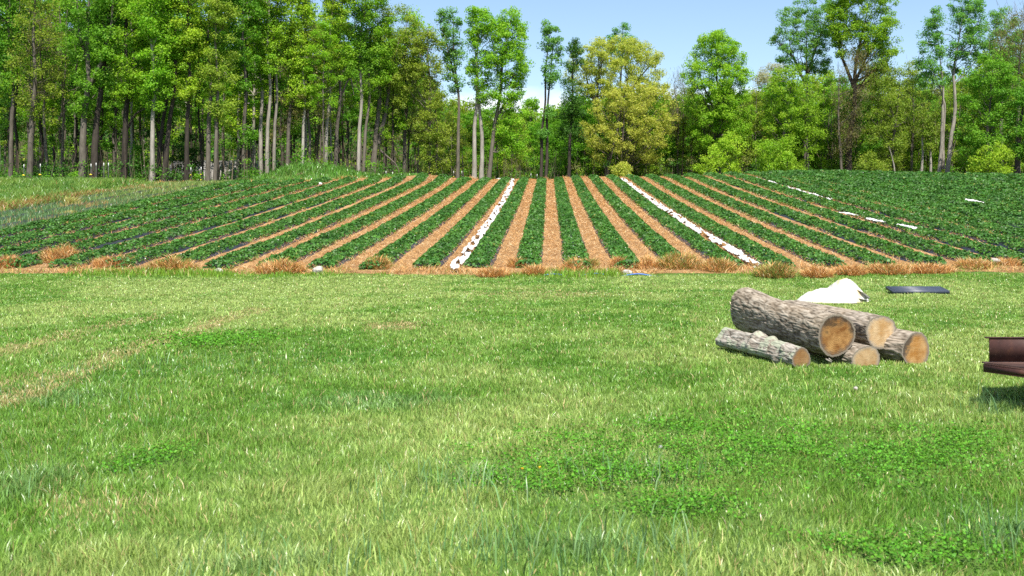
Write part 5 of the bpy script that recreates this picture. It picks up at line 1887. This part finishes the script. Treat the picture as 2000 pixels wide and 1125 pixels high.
def build_fillers():
    protos = []
    looks = {"mid": "mid green", "bright": "bright green", "olive": "olive green", "dark": "dark green", "brown": "brown budding", "yellow": "yellow green"}
    for spec, H, cb, R, bark, dens, tw, lean, fork in (
            ("mid", 21, 0.42, 2.4, "bark_dark", 0.8, 0, 0.4, False), ("mid", 20, 0.38, 2.8, "bark", 0.75, 0, -0.6, True), ("bright", 21, 0.45, 2.3, "bark", 0.75, 0, 0.3, False),
            ("bright", 19, 0.35, 2.6, "bark_dark", 0.7, 0, 0.8, False), ("olive", 18, 0.35, 2.5, "bark", 0.7, 500, -0.3, True), ("dark", 19, 0.35, 2.6, "bark_dark", 0.8, 0, 0.2, False),
            ("brown", 17, 0.30, 2.2, "bark", 0.6, 1100, 0.5, True), ("yellow", 19, 0.40, 2.3, "bark_pale", 0.7, 0, -0.4, False),
            ("mid", 12, 0.10, 3.0, "bark_dark", 0.95, 0, 0.3, False), ("olive", 12, 0.08, 2.8, "bark", 0.9, 500, -0.3, True), ("bright", 11, 0.08, 2.9, "bark", 0.95, 0, 0.2, True)):
        protos.append((spec, H, filler_proto(spec, H, cb, R, bark, dens, tw, lean, fork)))
    r2 = np.random.default_rng(77)
    spots = []
    tries = 0
    while len(spots) < 290 and tries < 9000:
        tries += 1
        px = r2.uniform(-60, 2060) if r2.uniform() < 0.7 else r2.uniform(840, 2060)
        dep = 2.5 + 44 * r2.uniform(0, 1) ** 1.3
        Y = 90.0
        for _ in range(4):
            Y = float(wood_edge(PX(px, Y))) + dep
        X = PX(px, Y)
        if 900 < px < 1330 and dep < 5:
            continue
        if 330 < px < 480 and 117 < Y < 134:
            continue
        if any((X - a) ** 2 + (Y - b) ** 2 < 2.3 ** 2 for a, b, _ in spots):
            continue
        spots.append((X, Y, px))
    used = set()
    for X, Y, px in spots:
        zg = float(terrain(X, Y))
        top = float(np.interp(px, SKY_X, SKY_Y)) + r2.uniform(0, 55)
        h = min(PZ(top, Y) - zg, r2.uniform(17, 25))
        if h < 5:
            continue
        w = [0.20, 0.14, 0.18, 0.14, 0.14, 0.08, 0.04, 0.08] if px < 850 else [0.13, 0.12, 0.18, 0.16, 0.18, 0.05, 0.06, 0.12]
        k = int(r2.choice(8, p=w))
        if px > 850 and r2.uniform() < (0.6 if px > 1290 else 0.8) and PZ(top, Y) - zg > 5:
            k = 8 + int(r2.integers(0, 3))
            h = min(PZ(top, Y) - zg, r2.uniform(9, 15))
        spec, H, (tm, cm) = protos[k]
        zone = "left wood" if px < 860 else ("central wood" if px < 1330 else "right wood")
        lab = "%s %s %s behind the front trees of the %s" % (looks[spec], "bushy tree" if k > 7 else "tree", {"bark": "with grey trunk", "bark_dark": "with dark trunk", "bark_pale": "with pale trunk"}[tm.materials[0].name and [kk for kk in MAT if MAT[kk] == tm.materials[0]][0]], zone)
        t = thing("tree", lab, "tree", (X, Y, zg), "%s %s inside the %s, %s" % (looks[spec], "bushy trees" if k > 7 else "trees", zone, tm.materials[0].name))
        s = h / H
        t.scale = (s * r2.uniform(0.9, 1.25), s * r2.uniform(0.9, 1.2), s)
        t.rotation_euler = (0, 0, r2.uniform(0, 6.28))
        link("trunk", tm, t)
        link("crown", cm, t)


build_fillers()


def build_far_woods():
    r2 = np.random.default_rng(99)
    n = 4200
    px = r2.uniform(-120, 2120, n)
    Y = np.full(n, 120.0)
    dep = np.where(r2.uniform(0, 1, n) < 0.6, r2.uniform(40, 85, n), r2.uniform(85, 190, n))
    for _ in range(4):
        Y = wood_edge(PX(px, Y)) + dep
    X = PX(px, Y)
    zg = terrain(X, Y)
    top = np.interp(px, SKY_X, SKY_Y) + 12 + 30 * vnoise(px * 0.02, Y * 0.1, 901)
    top = np.maximum(top, -20)
    zt = np.maximum(np.minimum(PZ(top, Y), zg + 22), zg + 2)
    z = zg + (zt - zg) * r2.uniform(0, 1, n) ** 0.75
    pal = ["mid", "bright", "olive", "dark", "mid", "bright"]
    parts_v, parts_f, parts_c = [], [], []
    nn = 0
    grp = r2.integers(0, len(pal), n)
    grp = np.where((px < 800) & (grp != 0) & (grp != 2), 3, grp)  # left clumps take dark leaf colours, painting in the wood's shade
    for k, s in enumerate(pal):
        m = grp == k
        v, f, c = crown_leaves(np.stack([X, Y, z], -1)[m], 1.9, s, 34, 0.55)
        parts_v.append(v)
        parts_f.append(f + nn)
        parts_c.append(c)
        nn += len(v)
    # trunks of the far wood
    mb = MB()
    for k in range(170):
        j = int(r2.integers(0, n))
        x, y = X[j] + r2.uniform(-2, 2), Y[j] + r2.uniform(-2, 2)
        g = float(zg[j])
        h = max(4.0, float(zt[j] - g) * 0.8)
        mb.tube([(x, y, g - 0.3), (x + r2.uniform(-0.4, 0.4), y, g + h * 0.5), (x + r2.uniform(-0.8, 0.8), y, g + h)], np.array([0.17, 0.12, 0.04]), 5, cap=False)
    tv = np.concatenate(mb.v)
    tf = np.concatenate(mb.f[4])
    tc = np.tile([[0.09, 0.075, 0.06]], (len(tv), 1))
    me = mesh_np("far_woods", np.concatenate(parts_v + [tv]), [np.concatenate(parts_f + [tf + nn])], col=np.concatenate(parts_c + [tc]), mats=[MAT["leaf"]])
    tag(link("far_woods", me), kind="stuff")

    # undergrowth: leafy sprays and bare brush on the wood's floor
    n = 2600
    px = r2.uniform(-80, 2080, n)
    dep = -2.0 + 26 * r2.uniform(0, 1, n) ** 1.4
    Y = np.full(n, 95.0)
    for _ in range(4):
        Y = wood_edge(PX(px, Y)) + dep
    X = PX(px, Y)
    dn = fbm(X * 0.25, Y * 0.25, 905, 3)
    k = (r2.uniform(0, 1, n) < smooth(0.38, 0.56, dn)) & ~((Y > 119) & (Y < 132) & (px > 315) & (px < 525))
    X, Y, px, dn = X[k], Y[k], px[k], dn[k]
    n = len(X)
    z = terrain(X, Y) + 0.15 + r2.uniform(0, 1, n) ** 1.5 * (1.7 + 1.2 * smooth(700, 1100, px))
    parts_v, parts_f, parts_c = [], [], []
    nn = 0
    grp = r2.choice(5, n, p=[0.34, 0.30, 0.14, 0.12, 0.10])
    grp = np.where((px < 780) & (grp >= 2), 0, grp)  # left sprays kept to darker greens, the shaded interior coloured in
    for q, s in enumerate(["dark", "mid", "olive", "bright", "brown"]):
        m = grp == q
        v, f, c = crown_leaves(np.stack([X, Y, z], -1)[m], 0.65, s, 60, 0.15)
        parts_v.append(v)
        parts_f.append(f + nn)
        parts_c.append(c)
        nn += len(v)
    nb = 7000
    pxb = r2.uniform(-60, 2060, nb)
    Yb = np.full(nb, 95.0)
    db = -2 + 24 * r2.uniform(0, 1, nb)
    for _ in range(4):
        Yb = wood_edge(PX(pxb, Yb)) + db
    Xb = PX(pxb, Yb)
    kk = r2.uniform(0, 1, nb) < 0.15 + 0.85 * smooth(0.45, 0.6, fbm(Xb * 0.3, Yb * 0.3, 907, 2)) * (0.35 + 0.65 * smooth(820, 1050, pxb))
    Xb, Yb = Xb[kk], Yb[kk]
    nb = len(Xb)
    hb = r2.uniform(0.8, 4.2, nb)
    a = r2.uniform(0, 2 * math.pi, nb)
    d = np.stack([np.cos(a) * hb * r2.uniform(0, 0.35, nb), np.sin(a) * hb * 0.2, hb], -1)
    p = np.stack([Xb, Yb, terrain(Xb, Yb) - 0.1], -1)
    sd = np.stack([np.full(nb, 0.022), np.zeros(nb), np.zeros(nb)], -1)
    tv = np.stack([p - sd, p + sd, p + d + sd * 0.25, p + d - sd * 0.25], 1).reshape(-1, 3)
    tc = np.repeat(jitter_col((0.20, 0.155, 0.11), nb, 0.3, 0.06), 4, 0)
    me = mesh_np("undergrowth", np.concatenate(parts_v + [tv]), [np.concatenate(parts_f + [np.arange(nb * 4).reshape(-1, 4) + nn])], col=np.concatenate(parts_c + [tc]), mats=[MAT["leaf"]])
    tag(link("undergrowth", me), kind="stuff")


build_far_woods()


# ------------------------------------------------------------------ light, sky, camera
SUN_AZ = math.radians(169)      # clockwise from +Y (the view direction): behind the camera, a little right
SUN_EL = math.radians(59)
to_sun = Vector((math.sin(SUN_AZ) * math.cos(SUN_EL), math.cos(SUN_AZ) * math.cos(SUN_EL), math.sin(SUN_EL)))
sun = bpy.data.lights.new("sun", "SUN")
sun.energy = 5.0
sun.angle = math.radians(0.53)
sun.color = (1.0, 0.95, 0.86)
so = bpy.data.objects.new("sun", sun)
COL.objects.link(so)
so.rotation_euler = (-to_sun).to_track_quat("-Z", "Y").to_euler()
so.location = (0, 0, 60)

world = bpy.data.worlds.new("World")
scene.world = world
world.use_nodes = True
wt = world.node_tree
wt.nodes.clear()
out = wt.nodes.new("ShaderNodeOutputWorld")
bg = wt.nodes.new("ShaderNodeBackground")
sky = wt.nodes.new("ShaderNodeTexSky")
sky.sky_type = "NISHITA"
sky.sun_disc = False
sky.sun_elevation = SUN_EL
sky.sun_rotation = SUN_AZ
sky.air_density = 1.0
sky.dust_density = 0.6
sky.ozone_density = 1.9
bg.inputs["Strength"].default_value = 0.10
# a low bank of fair weather cloud near the horizon, part of the sky itself
tc = wt.nodes.new("ShaderNodeTexCoord")
mp = wt.nodes.new("ShaderNodeMapping")
mp.inputs["Scale"].default_value = (9, 9, 22)
wt.links.new(tc.outputs["Generated"], mp.inputs["Vector"])
nz = wt.nodes.new("ShaderNodeTexNoise")
nz.inputs["Scale"].default_value = 1.0
nz.inputs["Detail"].default_value = 5
wt.links.new(mp.outputs[0], nz.inputs["Vector"])
sp = wt.nodes.new("ShaderNodeSeparateXYZ")
wt.links.new(tc.outputs["Generated"], sp.inputs[0])
hr = wt.nodes.new("ShaderNodeMapRange")
hr.inputs["From Min"].default_value = 0.165
hr.inputs["From Max"].default_value = 0.10
wt.links.new(sp.outputs["Z"], hr.inputs["Value"])
ad = wt.nodes.new("ShaderNodeMath")
ad.operation = "ADD"
wt.links.new(nz.outputs["Fac"], ad.inputs[0])
wt.links.new(hr.outputs[0], ad.inputs[1])
cr = wt.nodes.new("ShaderNodeMapRange")
cr.inputs["From Min"].default_value = 0.95
cr.inputs["From Max"].default_value = 1.25
wt.links.new(ad.outputs[0], cr.inputs["Value"])
mx = wt.nodes.new("ShaderNodeMix")
mx.data_type = "RGBA"
wt.links.new(cr.outputs[0], mx.inputs[0])
wt.links.new(sky.outputs[0], mx.inputs[6])
mx.inputs[7].default_value = (6.6, 6.9, 7.2, 1)
wt.links.new(mx.outputs[2], bg.inputs["Color"])
wt.links.new(bg.outputs[0], out.inputs["Surface"])

cam = bpy.data.cameras.new("camera")
cam.lens = 35.0
cam.sensor_width = 36.0
cam.shift_x = -(CX - 1000.0) / 2000.0
cam.shift_y = -(562.5 - CY) / 2000.0
cam.clip_start = 0.1
cam.clip_end = 3000
cam.dof.use_dof = True
cam.dof.focus_distance = 32
cam.dof.aperture_fstop = 5.6
co = bpy.data.objects.new("camera", cam)
COL.objects.link(co)
co.location = (0, 0, EYE)
co.rotation_euler = (math.radians(90), 0, 0)
scene.camera = co

scene.view_settings.view_transform = "Standard"
scene.view_settings.look = "None"
scene.view_settings.exposure = 0.95
scene.view_settings.gamma = 1.0
scene.render.engine = "CYCLES"
scene.cycles.max_bounces = 6
scene.cycles.diffuse_bounces = 3
scene.cycles.glossy_bounces = 2
scene.cycles.transmission_bounces = 4
scene.cycles.use_denoising = False
scene.cycles.sample_clamp_indirect = 6
